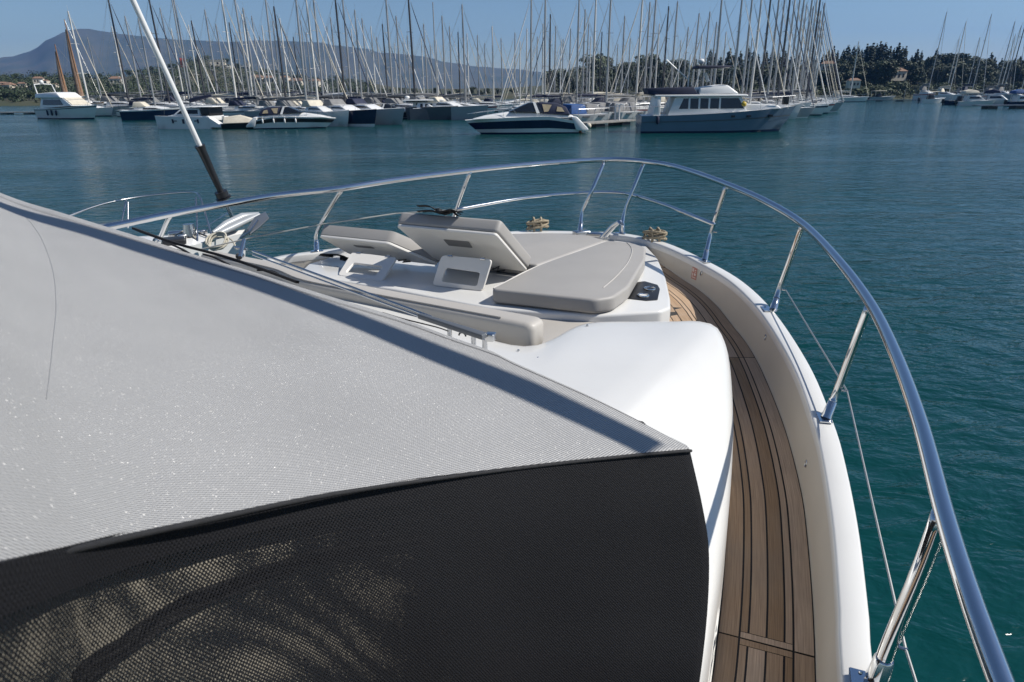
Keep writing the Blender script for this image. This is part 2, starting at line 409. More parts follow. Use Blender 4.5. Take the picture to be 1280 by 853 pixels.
for px, y in [(696, 94), (712, 88), (722, 84), (731, 80), (745, 63), (753, 66), (765, 82), (774, 77), (783, 74), (792, 74), (803, 67), (811, 70), (822, 76), (832, 76), (844, 74), (855, 73), (866, 80), (876, 76), (888, 78), (900, 80), (915, 80), (930, 78), (946, 80), (962, 80), (980, 80), (998, 80), (1015, 84)]:
    tree('bg' if px != 745 else 'bo', px, 258 + rng.uniform(-8, 8), y, 'dark rounded tree in the wood behind the moored masts' if px != 745 else 'tallest paler round tree rising behind the moored masts', 'rounded trees behind the moored masts' if px != 745 else None, rng.uniform(0.95, 1.25))
for px in list(range(690, 1030, 10)) + list(range(694, 1030, 15)):
    tree('bg', px + rng.uniform(-4, 4), 236 + rng.uniform(-5, 12), rng.uniform(82, 98), 'lower dark tree at the foot of the wood behind the moored masts', 'lower trees behind the moored masts', rng.uniform(1.1, 1.5))
for px in range(-40, 440, 17):
    yr = lerp_tab(RIDGE, px, 1)
    tree(rng.choice(['bg', 'bg', 'bo']), px + rng.uniform(-6, 6), lerp_tab(RIDGE, px, 2) - rng.uniform(4, 30), yr - rng.uniform(3, 8), 'dark tree along the crest of the left-hand hill', 'trees on the crest of the left-hand hill', rng.uniform(1.1, 1.8))
for px in range(-40, 640, 13):
    tree(rng.choice(['bg', 'bg', 'bo']), px + rng.uniform(-5, 5), shore(px) + rng.uniform(6, 22), rng.uniform(109, 117) if px < 440 else rng.uniform(108, 113), 'dark tree along the left-hand shore behind the boats', 'trees along the left-hand shore', rng.uniform(1.1, 1.7))
mb = MB(); rg = random.Random(5)   # scrub and far tree tops of the left hill: nobody could count them
for k in range(1500):
    px = rg.uniform(-120, 470); ds, dr = shore(px), lerp_tab(RIDGE, px, 2); D = rg.uniform(ds + 4, dr + 8)
    c = spot(px, D); q = rg.uniform(1.2, 2.8)
    m2 = leaf_quads(rg, [((c.x, c.y, c.z + q * .55), (q, q, q * .9), 1)], 34, 0.42)
    mb.add(m2.v, m2.f)
tag(mb.build('woodland', M['leaf'], normals=False), 'dark scrubby woodland covering the left-hand hill', 'woodland', kind='stuff')
mb = MB()
for k in range(1900):
    px = rg.uniform(690, 1330); D = rg.uniform(shore(px) + 1, 262); c = spot(px, D); q = rg.uniform(0.9, 2.0)
    m2 = leaf_quads(rg, [((c.x, c.y, c.z + q * .5), (q, q, q * .8), 1)], 26, 0.36); mb.add(m2.v, m2.f)
tag(mb.build('undergrowth', M['leaf_b'], normals=False), 'green undergrowth below the trees of the right-hand shore', 'undergrowth', kind='stuff')

# ---------------------------------------------------------------- houses on the hills
def house(px, ybase, D, w, h, rz, label, roof=True, group=None):
    p = at_d(px, ybase, D); b = empty('hillside_house', (p.x, p.y, p.z - 0.6), rz)
    MB().box((0, 0, h / 2), (w, w * .7, h)).build('wall', M['stucco'], b)
    r = MB()
    if roof: r.add([(-w*.54, -w*.4, h), (w*.54, -w*.4, h), (w*.54, w*.4, h), (-w*.54, w*.4, h), (-w*.3, 0, h + w*.2), (w*.3, 0, h + w*.2)], [(0,1,5,4), (2,3,4,5), (1,2,5), (3,0,4), (0,3,2,1)])
    else: r.box((0, 0, h + .1), (w * 1.05, w * .75, .2))
    r.build('roof', M['tile'] if roof else M['stucco'], b)
    for x in (-.28, 0, .28):
        MB().box((x * w, -w * .35 - .02, h * .55), (w * .12, .08, h * .35)).build('window', M['dark'], b)
    tag(b, label, 'house', group); return b
house(1034, 88, 240, 4.5, 2.6, R(-20), 'small cream house with a red roof just right of the packed masts')
house(1104, 98, 240, 5.0, 3.4, R(-10), 'pale house half hidden between dark cypresses on the headland')
house(1118, 99, 236, 5.6, 3.0, R(10), 'white house with a low roof beside the pale house among the cypresses')
house(1066, 108, 211, 3.4, 2.2, R(-8), 'small cream hut at the water on the right-hand headland')
hs = [(12, 114, 'wide white house low at the left edge of the hill', 5.5), (5, 108, 'small white house above the wide white one at the far left', 3.2), (28, 108, 'white house with a red roof to the right of the left-edge houses', 3.0),
      (49, 103, 'larger pale house standing just under the crest of the left hill', 3.8), (58, 104, 'narrow white house beside the larger pale crest house', 2.6), (39, 111, 'small flat white house by itself below the crest houses', 2.0), (69, 108, 'cream house right of the crest houses near the brown mast', 2.4)]
for px, y, lb, w in hs: house(px, y, 300, w, w * .55, R(rng.uniform(-25, 25)), lb)
for px, y, w, lb in [(273, 82, 8, 'long white house on top of the left-hand hill'), (282, 85, 5, 'white house stepped below the hilltop house'), (279, 96, 6.5, 'white house halfway down the hill under the hilltop houses'), (289, 98, 4, 'small white house right of the halfway house'), (251, 98, 3, 'small white house left of the hill middle between masts')]:
    house(px, y, 400, w, w * .38, R(rng.uniform(-20, 20)), lb, roof=False)
for px, y, w, lb in [(146, 104, 5, 'pale house with a red roof on the low left ridge'), (322, 104, 6, 'white waterfront house above the motor cruiser bow'), (338, 103, 5, 'cream house right of the white waterfront house'), (357, 101, 4, 'pale house on the slope behind the leaning masts'), (372, 108, 6, 'low white building at the shore behind the motor cruiser'), (395, 107, 5, 'white boathouse at the shore behind tall masts')]:
    house(px, y, 330, w, w * .5, R(rng.uniform(-20, 20)), lb)
# ================================================================ moored boats
def hull_rows(L, B, fs, fb, rake=0.10, flare=0.82, full=0.5, draft=0.35, stern_w=0.8, zs=None):
    """stations stern (x = 0) to bow (x = L); each row: port sheer, port mid, port bottom, keel, ... starboard sheer"""
    rows = []; n = 15
    for i in range(n + 1):
        s = i / n
        k = max(0.0, (s - full) / (1 - full))
        b = B / 2 * (1 - k ** 2.1) * (stern_w + (1 - stern_w) * min(1, s / 0.4))
        bw = B / 2 * flare * max(1 - (k ** 1.5), 0) * (stern_w + (1 - stern_w) * min(1, s / 0.4))
        z = zs(s) if zs else fs + (fb - fs) * s ** 1.7
        x = L * s; xw = x - rake * L * s ** 5
        bm = b * 0.42 + bw * 0.58; xm = x * .5 + xw * .5
        rows.append([(x, b + .004, z), (xm, bm + .003, z * .45), (xw, bw + .002, 0.0), (xw, 0.0, -draft), (xw, -bw - .002, 0.0), (xm, -bm - .003, z * .45), (x, -b - .004, z)])
    return rows
def hull_parts(root, rows, hullm, deckm, stripe=None, stripe_z=(0.35, 0.62), boot=None):
    mb = MB().grid(rows); mb.f.append(tuple(range(7)))
    mb.build('hull', hullm, root, smooth=40)
    d = MB(); dv = []
    for r_ in rows: dv.append([(r_[0][0], r_[0][1] - .01, r_[0][2] - .01), (r_[0][0], 0, r_[0][2] + 0.05), (r_[0][0], r_[6][1] + .01, r_[0][2] - .01)])
    d.grid(dv).build('deck', deckm, root, smooth=40)
    def band(a, b, name, m, lo=0, out=0.012):
        mbb = MB()
        for sgn in (0, 6):
            q = []
            for r_ in rows[lo:]:
                def pt(f):
                    top, mid, bot = Vector(r_[0]), Vector(r_[1]), Vector(r_[2])
                    p = bot.lerp(mid, f / .45) if f < .45 else mid.lerp(top, (f - .45) / .55)
                    y = p.y + out
                    return (p.x + .01, y if sgn == 0 else -y, p.z)
                q.append([pt(a), pt((a + b) / 2), pt(b)])
            mbb.grid(q)
        mbb.build(name, m, root, smooth=40)
    if stripe: band(stripe_z[0], stripe_z[1], 'hull_stripe', stripe)
    if boot: band(0.0, 0.10, 'boot_stripe', boot)
    return band
def side(mb, prof, w0, w1=None, y0=0.0):
    """prism of an x-z outline across the boat; half width w0 at its lowest z, w1 at its highest"""
    w1 = w0 if w1 is None else w1
    zs = [p[1] for p in prof]; lo, hi = min(zs), max(zs)
    def w(z): return w0 + (w1 - w0) * (z - lo) / max(hi - lo, 1e-6)
    return mb.loft([(x, y0 + w(z), z) for x, z in prof], [(x, y0 - w(z), z) for x, z in prof])
def wires(mb, segs, r=0.011):
    for a, b in segs: mb.tube([a, b], r, 4, cap=False)
    return mb

# ---- sailing boats -------------------------------------------------------------
def sail_proto(hullm, mastm, coverm, furlm, stripe, spray, L=11.5, H=15.0, roll_r=0.06):
    root = empty('sailing_boat')
    rows = hull_rows(L, 3.7, 1.05, 1.35, rake=0.07, full=0.42, stern_w=0.82)
    hull_parts(root, rows, hullm, M['white'], stripe, (0.78, 0.9), M['navyhull'] if hullm is M['white'] else M['white'])
    c = MB(); side(c, [(3.2, 1.1), (3.3, 1.75), (6.0, 1.72), (8.3, 1.4), (8.8, 1.25)], 1.15, 0.9); c.build('cabin', M['white'], root, bevel=.06, seg=2)
    w = MB(); side(w, [(3.9, 1.42), (4.0, 1.6), (6.2, 1.58), (7.4, 1.42)], 1.09, 1.03); w.build('window', M['glass'], root)
    mx = 6.6
    m = MB().tube([(mx, 0, 1.3), (mx, 0, H * .6), (mx - .05, 0, H)], [0.15, 0.145, 0.105], 8); m.build('mast', mastm, root, smooth=60)
    sp = MB()
    for f in (.42, .7):
        sp.tube([(mx - .18, -0.95 + .3 * f, H * f), (mx, 0, H * f + .05), (mx - .18, 0.95 - .3 * f, H * f)], 0.03, 5)
    sp.tube([(mx, 0, H), (mx, 0, H + .8)], 0.012, 4); sp.build('spreader', mastm, root)
    b = MB().tube([(mx - .05, 0, 2.45), (mx - 4.6, 0, 2.6)], 0.075, 6); b.build('boom', mastm, root)
    if coverm:
        cv = MB().tube([(mx - .12, 0, 2.75), (mx - .7, 0, 2.83), (mx - 2.6, 0, 2.78), (mx - 4.3, 0, 2.74)], [0.17, 0.2, 0.16, 0.08], 8); cv.build('sail_cover', coverm, root, smooth=60)
    bow = (L - .2, 0, 1.4)
    f = MB().tube([bow, (L - .9, 0, 3.2), (mx + .8, 0, H * .82), (mx + .25, 0, H * .93)], [.03, roll_r, roll_r * .8, .02], 6); f.build('furled_sail', furlm, root, smooth=60)
    wr = MB(); wires(wr, [((mx, 0, H), (.3, .5, 1.1)), ((mx, 0, H), (.3, -.5, 1.1)), ((mx, 0, H), (L - .3, 0, 1.4))])
    for s_ in (-1, 1):
        y = s_ * 1.55
        wires(wr, [((mx - .1, y, 1.2), (mx - .15, s_ * .83, H * .42)), ((mx - .15, s_ * .83, H * .42), (mx - .12, s_ * .74, H * .7)), ((mx - .12, s_ * .74, H * .7), (mx, 0, H)), ((mx - .4, y, 1.2), (mx, 0, H * .42))])
    wr.build('rigging', M['wire'], root)
    ra = MB()
    for s_ in (-1, 1):
        ra.tube([(L - .1, s_ * .05, 1.95), (L - 1.5, s_ * .75, 1.9), (L - 1.5, s_ * .75, 1.3)], .02, 5); ra.tube([(.1, s_ * 1.4, 1.75), (1.4, s_ * 1.5, 1.75), (1.4, s_ * 1.5, 1.1)], .02, 5)
        wires(ra, [((1.4, s_ * 1.5, 1.75), (mx, s_ * 1.7, 1.8)), ((mx, s_ * 1.7, 1.8), (L - 1.5, s_ * .75, 1.9))])
        for x in (3, 5, 7, 8.8): ra.tube([(x, s_ * (1.75 - max(0, x - 6.5) * .2), 1.1), (x, s_ * (1.75 - max(0, x - 6.5) * .2), 1.8)], .014, 4)
    ra.build('guard_rail', M['steel'], root)
    s2 = MB(); side(s2, [(2.3, 1.75), (2.6, 2.5), (3.4, 2.5), (4.2, 1.75)], 1.1, .95); s2.build('spray_hood', spray, root, bevel=.08, seg=2)
    if spray is not M['cream']:
        bt = MB().box((1.1, 0, 3.05), (2.0, 2.4, .07)); bt.tube([(.5, 1.1, 1.1), (.6, 1.1, 3.0)], .02, 4); bt.tube([(.5, -1.1, 1.1), (.6, -1.1, 3.0)], .02, 4); bt.build('bimini', spray, root)
    return root
variants = {
    'navycover': (sail_proto(M['white'], M['alu'], M['navy'], M['white'], M['navyhull'], M['navy']), 'white-hulled sailing boat with a navy boom cover', 'white sailing boats with navy covers'),
    'pale': (sail_proto(M['white'], M['alu_pale'], M['cream'], M['cream'], None, M['cream']), 'white-hulled sailing boat with a cream boom cover and pale mast', 'white sailing boats with cream covers'),
    'darkmast': (sail_proto(M['lightgrey'], M['mast_dark'], M['greycanvas'], M['navy'], None, M['greycanvas']), 'light grey sailing boat with a dark mast and foresail', 'grey sailing boats with dark masts'),
    'navyhull': (sail_proto(M['navyhull'], M['alu'], M['white'], M['alu_pale'], M['white'], M['navy']), 'navy-hulled sailing boat with a silver mast', 'navy sailing boats with silver masts'),
    'bare': (sail_proto(M['white'], M['alu'], M['greycanvas'], M['greycanvas'], M['red'], M['greycanvas'], roll_r=.045), 'white-hulled sailing boat with grey canvas and a red cove line', 'white sailing boats with grey canvas'),
}
vused = set()
def sail(px, ytop, D, head, kind, place, label=None, group=True, lean=0.0, ybase=122, flat=1.0):
    pr, lb, gp = variants[kind]
    p = at_d(px, ybase, D)
    top = at_d(px, ytop, D).z
    if kind in vused: t = copy_tree(pr)
    else: t = pr; vused.add(kind)
    s = top / 15.0; s = min(max(s, 0.5), 1.55)
    if ytop < 0: s = min(s, 1.35)
    a = R(90 - head)              # heading in degrees from +Y towards +X
    t.scale = (min(s, 1.15) * flat, min(s, 1.15) * flat, s)
    mxs = 6.6 * t.scale[0]
    t.location = (p.x - mxs * math.cos(a), p.y - mxs * math.sin(a), 0)
    t.rotation_euler = (R(lean), 0, a)
    tag(t, label or (lb + ' ' + place), 'sailing boat', (gp + ' ' + place) if group and not label else None)
    return t
V = ['navycover', 'pale', 'darkmast', 'navyhull', 'bare']
# the packed row at the left: bows point right and towards us
LEFT = [(110, 14, 122, 'pale'), (127, 47, 170, 'bare'), (158, 33, 150, 'pale'), (160, -6, 128, 'darkmast'), (176, 20, 140, 'bare'), (192, 23, 118, 'navycover'), (211, -4, 122, 'darkmast'),
        (222, 10, 150, 'bare'), (240, -5, 128, 'navycover'), (250, 31, 165, 'pale'), (273, 12, 140, 'bare'), (295, -8, 112, 'pale'), (263, 60, 190, 'bare'), (313, -6, 120, 'navycover'),
        (300, 28, 160, 'darkmast'), (316, 18, 140, 'pale'), (328, 20, 165, 'bare'), (346, -8, 124, 'bare'), (339, 32, 175, 'pale'), (352, 26, 150, 'navycover'), (362, 23, 138, 'pale'), (368, 45, 185, 'bare'),
        (375, 46, 160, 'darkmast'), (386, 25, 180, 'bare'), (397, -6, 102, 'pale'), (404, -10, 112, 'navycover'), (417, 33, 170, 'bare'), (431, -8, 104, 'darkmast'), (439, -4, 116, 'navyhull'), (447, 36, 165, 'pale'), (461, 23, 140, 'bare'),
        (470, 33, 160, 'pale'), (491, -6, 108, 'bare'), (497, 54, 190, 'pale'), (508, 52, 180, 'bare'), (519, -8, 104, 'darkmast'), (530, 48, 175, 'pale'), (541, 55, 185, 'bare'), (565, 33, 140, 'navycover'), (582, 6, 112, 'bare'), (586, 42, 160, 'pale'), (599, 44, 150, 'bare'), (617, 33, 128, 'pale')]
for i, (px, yt, D, k) in enumerate(LEFT):
    sail(px, yt, D, 106 + rng.uniform(-9, 9), k, 'behind the left motor boats', lean=rng.uniform(-1.2, 1.2))
for px, yt, D, k in [(205, 40, 135, 'bare'), (230, 36, 150, 'pale'), (257, 26, 132, 'darkmast'), (285, 30, 128, 'navyhull'), (306, 44, 122, 'bare'), (321, 10, 108, 'navycover'), (335, 46, 118, 'bare'), (357, 8, 105, 'darkmast'), (382, -6, 98, 'bare'), (391, 40, 140, 'navycover'), (410, 50, 128, 'pale'), (424, 22, 120, 'bare'), (452, 12, 108, 'navycover'), (476, 46, 128, 'bare'), (485, 30, 120, 'darkmast'), (502, 20, 110, 'navycover'), (513, 44, 130, 'bare'), (535, 30, 124, 'navyhull'), (548, 50, 130, 'pale'), (557, 20, 116, 'bare'), (575, 40, 130, 'darkmast'), (607, 54, 150, 'bare'), (628, 48, 140, 'navycover')]:
    sail(px, yt, D, 108 + rng.uniform(-9, 9), k, 'behind the left motor boats', lean=rng.uniform(-1.5, 1.5))
# the row in the middle: bows point left and away
MID = [(644, 41, 150, 'bare'), (658, 36, 130, 'pale'), (664, -6, 98, 'navycover'), (671, 46, 160, 'bare'), (678, 30, 140, 'pale'), (681, -8, 104, 'bare'), (693, 33, 128, 'navycover'), (700, 50, 165, 'pale'), (703, 49, 150, 'bare'), (721, -6, 100, 'navycover'), (733, 30, 145, 'bare'), (736, 46, 160, 'pale'),
       (741, -8, 106, 'pale'), (758, -6, 98, 'bare'), (769, 55, 165, 'bare'), (795, -8, 102, 'pale'), (805, 3, 112, 'navycover'), (811, -4, 104, 'bare'), (828, 8, 118, 'darkmast'), (838, 2, 110, 'bare'), (846, 50, 150, 'pale'), (864, 17, 120, 'navycover'), (877, 15, 130, 'bare')]
MID += [(650, 52, 120, 'pale'), (687, 18, 112, 'darkmast'), (711, 36, 118, 'bare'), (728, 12, 112, 'navycover'), (749, 40, 122, 'darkmast'), (776, 20, 112, 'bare'), (784, 48, 130, 'navycover'), (818, 30, 116, 'pale'), (853, 34, 122, 'bare'), (870, 44, 116, 'pale'), (886, 28, 110, 'navycover')]
for px, yt, D, k in MID:
    sail(px, yt, D, -112 + rng.uniform(-8, 8), k, 'behind sports cruiser and trawler', lean=rng.uniform(-.8, .8))
# the packed row right of the trawler: bows point right
ROW = [(895, -10, 88, 'bare'), (904, 40, 120, 'pale'), (919, -12, 84, 'navycover'), (931, -6, 92, 'bare'), (942, -12, 86, 'pale'), (936, 48, 140, 'bare'), (953, -6, 94, 'darkmast'), (963, -8, 98, 'navycover'), (970, -4, 104, 'bare'), (976, -10, 92, 'darkmast'), (982, -6, 108, 'pale'), (988, 0, 112, 'bare'), (993, -8, 100, 'navycover'), (997, 6, 120, 'pale'), (1002, -10, 106, 'bare'),
       (1005, 8, 126, 'navyhull'), (1009, 0, 116, 'pale'), (1012, -8, 112, 'darkmast'), (1015, 14, 136, 'bare'), (1018, 4, 124, 'navycover'), (1021, 26, 146, 'pale')]
for px, yt, D, k in ROW:
    sail(px - 4, yt, D, 104 + rng.uniform(-7, 7), k, 'right of the trawler', lean=rng.uniform(-1, 1))
for px, yt, D, k, lb in [(1158, 15, 132, 'bare', 'grey-canvased sailing boat with the leftmost tall mast at the right-hand pontoon'), (1181, 48, 150, 'pale', 'cream-covered sailing boat behind the two tallest right-hand masts'), (1185, 27, 125, 'pale', 'cream-covered sailing boat moored left of the arch-roofed motor boat'),
                         (1206, 47, 140, 'bare', 'smaller grey-canvased sailing boat just beyond the arch-roofed motor boat'), (1213, 18, 130, 'navycover', 'navy-covered sailing boat rising right behind the arch-roofed motor boat'), (1243, 27, 122, 'bare', 'grey-canvased sailing boat behind the right-hand pontoon huts'), (1248, 43, 140, 'pale', 'cream-covered sailing boat between two taller right-edge masts'),
                         (1256, -6, 118, 'darkmast', 'dark-masted sailing boat with the tallest mast at the right edge'), (1252, 32, 136, 'navycover', 'navy-covered sailing boat among the right-edge masts'), (1274, 62, 130, 'pale', 'short-masted cream-covered sailing boat at the right edge')]:
    sail(px, yt, D * 1.42, 168 + rng.uniform(-12, 12), k, '', label=lb, lean=-2.0, flat=.62)
sail(1062, 52, 178, 100, 'pale', '', label='lone small sailing boat lying behind the long right-hand jetty')

# ---- front row at the left, single boats --------------------------------------
def place(root, px, y, head):
    p = at_z(px, y, 0.0); root.location = (p.x, p.y, 0); root.rotation_euler = (0, 0, R(90 - head)); return root
def single_hull(name, px, y, head, L, B, fs, fb, hm, label, stripe=None, sz=(.35, .62), bits=None, cat='sailing boat'):
    root = empty(name)
    hull_parts(root, hull_rows(L, B, fs, fb, rake=.07), hm, M['white'], stripe, sz, None)
    if bits: bits(root)
    place(root, px, y, head); return tag(root, label, cat)
def cabin_bits(spray, x0=2.5, x1=7.5, z0=1.2):
    def f(root):
        c = MB(); side(c, [(x0, z0), (x0 + .1, z0 + .75), (x0 + 2.4, z0 + .7), (x1, z0 + .1)], 1.15, .9); c.build('cabin', M['white'], root, bevel=.06, seg=2)
        w = MB(); side(w, [(x0 + .7, z0 + .3), (x0 + .8, z0 + .52), (x0 + 2.4, z0 + .5), (x0 + 3.3, z0 + .3)], 1.08, 1.03); w.build('window', M['glass'], root)
        s2 = MB(); side(s2, [(x0 - .8, z0 + .55), (x0 - .5, z0 + 1.35), (x0 + .5, z0 + 1.35), (x0 + 1.2, z0 + .7)], 1.1, .95); s2.build('spray_hood', spray, root, bevel=.08, seg=2)
        ra = MB()
        for s_ in (-1, 1):
            ra.tube([(x1 + 3, s_ * .1, z0 + .85), (x1 + 1.2, s_ * .85, z0 + .75), (x1 + 1.2, s_ * .85, z0)], .02, 5)
            wires(ra, [((x1 + 1.2, s_ * .85, z0 + .75), (1, s_ * 1.5, z0 + .6))], .012)
        ra.build('guard_rail', M['steel'], root)
    return f
single_hull('sailing_boat', 156, 150.5, 82, 9.6, 3.3, 1.35, 1.75, M['navyhull'], 'navy sailing boat hull with a white waterline moored behind the forestay tube', M['white'], (.9, 1.0), cabin_bits(M['cream']))
def bow_at(px, y, head, L):       # stern position for a bow seen at that pixel
    p = at_z(px, y, 0); a = R(90 - head); return p.x - L * math.cos(a), p.y - L * math.sin(a)
def bow_hull(px, y, head, L, B, fs, fb, hm, label, stripe=None, sz=(.35, .62), bits=None):
    root = single_hull('sailing_boat', px, y, head, L, B, fs, fb, hm, label, stripe, sz, bits)
    x, y_ = bow_at(px, y, head, L * .96); root.location = (x, y_, 0); return root
bow_hull(436, 158.5, 132, 8.5, 3.0, 1.45, 1.8, M['white'], 'white bow with a flat side just right of the black-striped cruiser', bits=cabin_bits(M['cream'], 1, 5, 1.5))
bow_hull(470, 158.5, 130, 9.0, 3.1, 1.6, 1.9, M['navyhull'], 'dark navy bow wedged between two white bows', M['white'], (.0, .16), cabin_bits(M['greycanvas'], 1, 5, 1.6))
bow_hull(504, 156, 122, 9.0, 3.2, 1.6, 1.9, M['lightgrey'], 'pale grey bow right of the navy bow with a round port', bits=cabin_bits(M['navy'], 1, 5, 1.6))
bow_hull(571, 150, 128, 9.0, 3.4, 1.6, 1.8, M['darkgrey'], 'charcoal sailing boat hull right of the grey catamaran', bits=cabin_bits(M['greycanvas'], 1.2, 5, 1.6))
bow_hull(608, 150, 118, 9.5, 3.4, 1.6, 1.9, M['lightgrey'], 'light grey bow ending just left of the sports cruiser', bits=cabin_bits(M['cream'], 1, 5, 1.6))
# the row right of the trawler: visible bows
for px, y, hm, lb in [(945, 158, M['white'], 'white bow poking out behind the trawler bow'), (962, 153, M['lightgrey'], 'light grey bow second behind the trawler'), (973, 149, M['white'], 'white bow with a round port third behind the trawler'),
                      (985, 145, M['white'], 'white bow at the bend of the packed row'), (993, 142, M['darkgrey'], 'charcoal bow beyond the white bows of the packed row'), (999, 139, M['navyhull'], 'navy bow near the end of the packed row')]:
    bow_hull(px + 24, y, 112, 8.5, 3.2, 1.45, 1.85, hm, lb, bits=cabin_bits(M['cream'], .8, 4.2, 1.4))

# ---- motor boats --------------------------------------------------------------------
def sports_cruiser(label, hullm, stripem, canopym, L, sz, fenders=0):
    root = empty('sports_cruiser'); k = L / 11.3
    def zs(s): return k * (1.1 + 0.55 * min(1, s / .25) - 0.35 * max(0, (s - .35) / .65) ** 1.6)
    rows = hull_rows(L, 3.6 * k, 1, 1, rake=.14, full=.35, zs=zs, flare=.78)
    hull_parts(root, rows, hullm, M['white'], stripem, sz, M['navyhull'])
    d = MB(); side(d, [(.5*k, 1.5*k), (.7*k, 1.75*k), (4.0*k, 2.0*k), (6.6*k, 2.1*k), (9.2*k, 1.75*k), (10.6*k, 1.4*k)], 1.35*k, .9*k); d.build('foredeck', M['white'], root, bevel=.12, seg=3)
    g = MB(); side(g, [(3.6*k, 2.0*k), (4.0*k, 2.85*k), (5.0*k, 2.9*k), (6.9*k, 2.12*k)], 1.3*k, .95*k); g.build('windscreen', M['glass'], root, bevel=.05, seg=2)
    fr = MB(); side(fr, [(3.95*k, 1.95*k), (4.35*k, 2.95*k), (4.6*k, 2.95*k), (4.25*k, 1.95*k)], 1.36*k, 1.0*k); fr.build('windscreen_frame', M['white'], root)
    c = MB(); side(c, [(.9*k, 1.75*k), (1.3*k, 2.5*k), (2.2*k, 2.86*k), (4.1*k, 2.95*k), (3.7*k, 1.9*k)], 1.33*k, .98*k); cn = c.build('canopy', canopym, root, bevel=.1, seg=2)
    w = MB(); side(w, [(3.1*k, 2.1*k), (2.75*k, 2.7*k), (3.7*k, 2.78*k), (3.5*k, 2.05*k)], 1.30*k, 1.06*k); side(w, [(1.5*k, 2.05*k), (1.75*k, 2.45*k), (2.2*k, 2.55*k), (2.3*k, 2.1*k)], 1.30*k, 1.14*k); w.build('canopy_window', M['tan'], root)
    st = MB(); side(st, [(-.9*k, .25*k), (-.9*k, .45*k), (.3*k, 1.6*k), (.8*k, 1.6*k), (.3*k, .3*k)], 1.5*k); st.build('stern_steps', M['white'], root, bevel=.06, seg=2)
    ra = MB()
    for s_ in (-1, 1):
        ra.tube([(6.2*k, s_*1.45*k, 1.9*k), (6.6*k, s_*1.35*k, 2.35*k), (9.5*k, s_*.75*k, 2.1*k), (11.1*k, 0, 1.9*k)], .018, 5)
        for x, y in ((7.5, 1.15), (9.0, .85), (10.2, .5)): ra.tube([(x*k, s_*y*k, 1.4*k), (x*k, s_*y*k, 2.2*k)], .015, 4)
    ra.build('guard_rail', M['steel'], root)
    for i in range(fenders):
        fx = (1.6 + i * 1.5) * k
        f = MB().tube([(fx, -1.92*k, .75*k), (fx, -1.92*k, .85*k), (fx, -1.92*k, 1.3*k), (fx, -1.92*k, 1.4*k)], [.03, .11*k, .11*k, .03], 7)
        f.tube([(fx, -1.92*k, 1.4*k), (fx, -1.75*k, 1.75*k)], .015, 4); f.build('fender', M['white'], root, smooth=60)
    return tag(root, label, 'motor boat')
b = sports_cruiser('long white sports cruiser with a broad navy hull stripe, bow to the left', M['white'], M['navyhull'], M['navy'], 10.6, (.33, .80))
pe = at_z(728, 166, 0); b.location = (pe.x - .5, pe.y, 0); b.rotation_euler = (0, 0, R(183))
b = sports_cruiser('white sports cruiser with a black hull band, blue canopy and hanging white fenders', M['white'], M['black'], M['navy'], 8.9, (.55, .88), 4)
pe = at_z(318, 161.5, 0); b.location = (pe.x, pe.y + .5, 0); b.rotation_euler = (0, 0, R(4))
b = sports_cruiser('white motor boat bow with a dark underside between grey hulls', M['white'], M['black'], M['greycanvas'], 8.0, (.15, .85))
pe = at_z(455, 149, 0); b.location = (pe.x, pe.y, 0); b.rotation_euler = (0, 0, R(2))
b = sports_cruiser('small white sports boat with a grey canopy left of the fendered cruiser', M['white'], M['darkgrey'], M['greycanvas'], 6.0, (.4, .7))
pe = at_z(448, 146, 0); b.location = (pe.x - 16, pe.y + 8, 0); b.rotation_euler = (0, 0, R(6))

# trawler yacht
t = empty('trawler_yacht')
rows = hull_rows(12.9, 4.2, 1.45, 2.15, rake=.09, full=.5, flare=.86, stern_w=.92)
band = hull_parts(t, rows, M['greyhull'], M['white'], None, boot=M['navyhull'])
band(.62, .66, 'rub_rail', M['darkgrey'], out=.05)
def part(name, m, prof, w0, w1=None, bev=.05, y0=0):
    mb = MB(); side(mb, prof, w0, w1, y0); return mb.build(name, m, t, bevel=bev, seg=2)
part('saloon', M['white'], [(2.1, 1.4), (2.7, 3.0), (8.0, 3.0), (8.5, 1.7)], 1.75, 1.55)
part('saloon_window', M['glass'], [(3.0, 2.0), (3.35, 2.85), (7.75, 2.85), (8.25, 2.0)], 1.70, 1.60, 0)
for x in (3.75, 4.55, 5.35, 6.2): part('window_post', M['white'], [(x, 1.98), (x, 2.88), (x + .14, 2.88), (x + .14, 1.98)], 1.725, 1.62, 0)
part('foredeck_cabin', M['white'], [(8.3, 1.75), (8.3, 2.35), (11.0, 2.25), (11.4, 1.95)], 1.3, 1.15)
part('roof', M['white'], [(1.0, 3.0), (1.0, 3.16), (8.3, 3.16), (8.5, 3.0)], 1.8, 1.75)
part('flybridge', M['white'], [(4.6, 3.15), (4.6, 3.7), (6.3, 3.95), (6.9, 3.9), (7.8, 3.2)], 1.5, 1.2, .12)
part('cockpit_canopy', M['navy'], [(.5, 3.17), (.4, 3.7), (4.1, 3.78), (4.5, 3.17)], 1.5, 1.4)
part('bimini', M['navy'], [(4.3, 5.25), (4.4, 5.5), (7.0, 5.45), (7.0, 5.3)], 1.3, 1.2)
mb = MB()
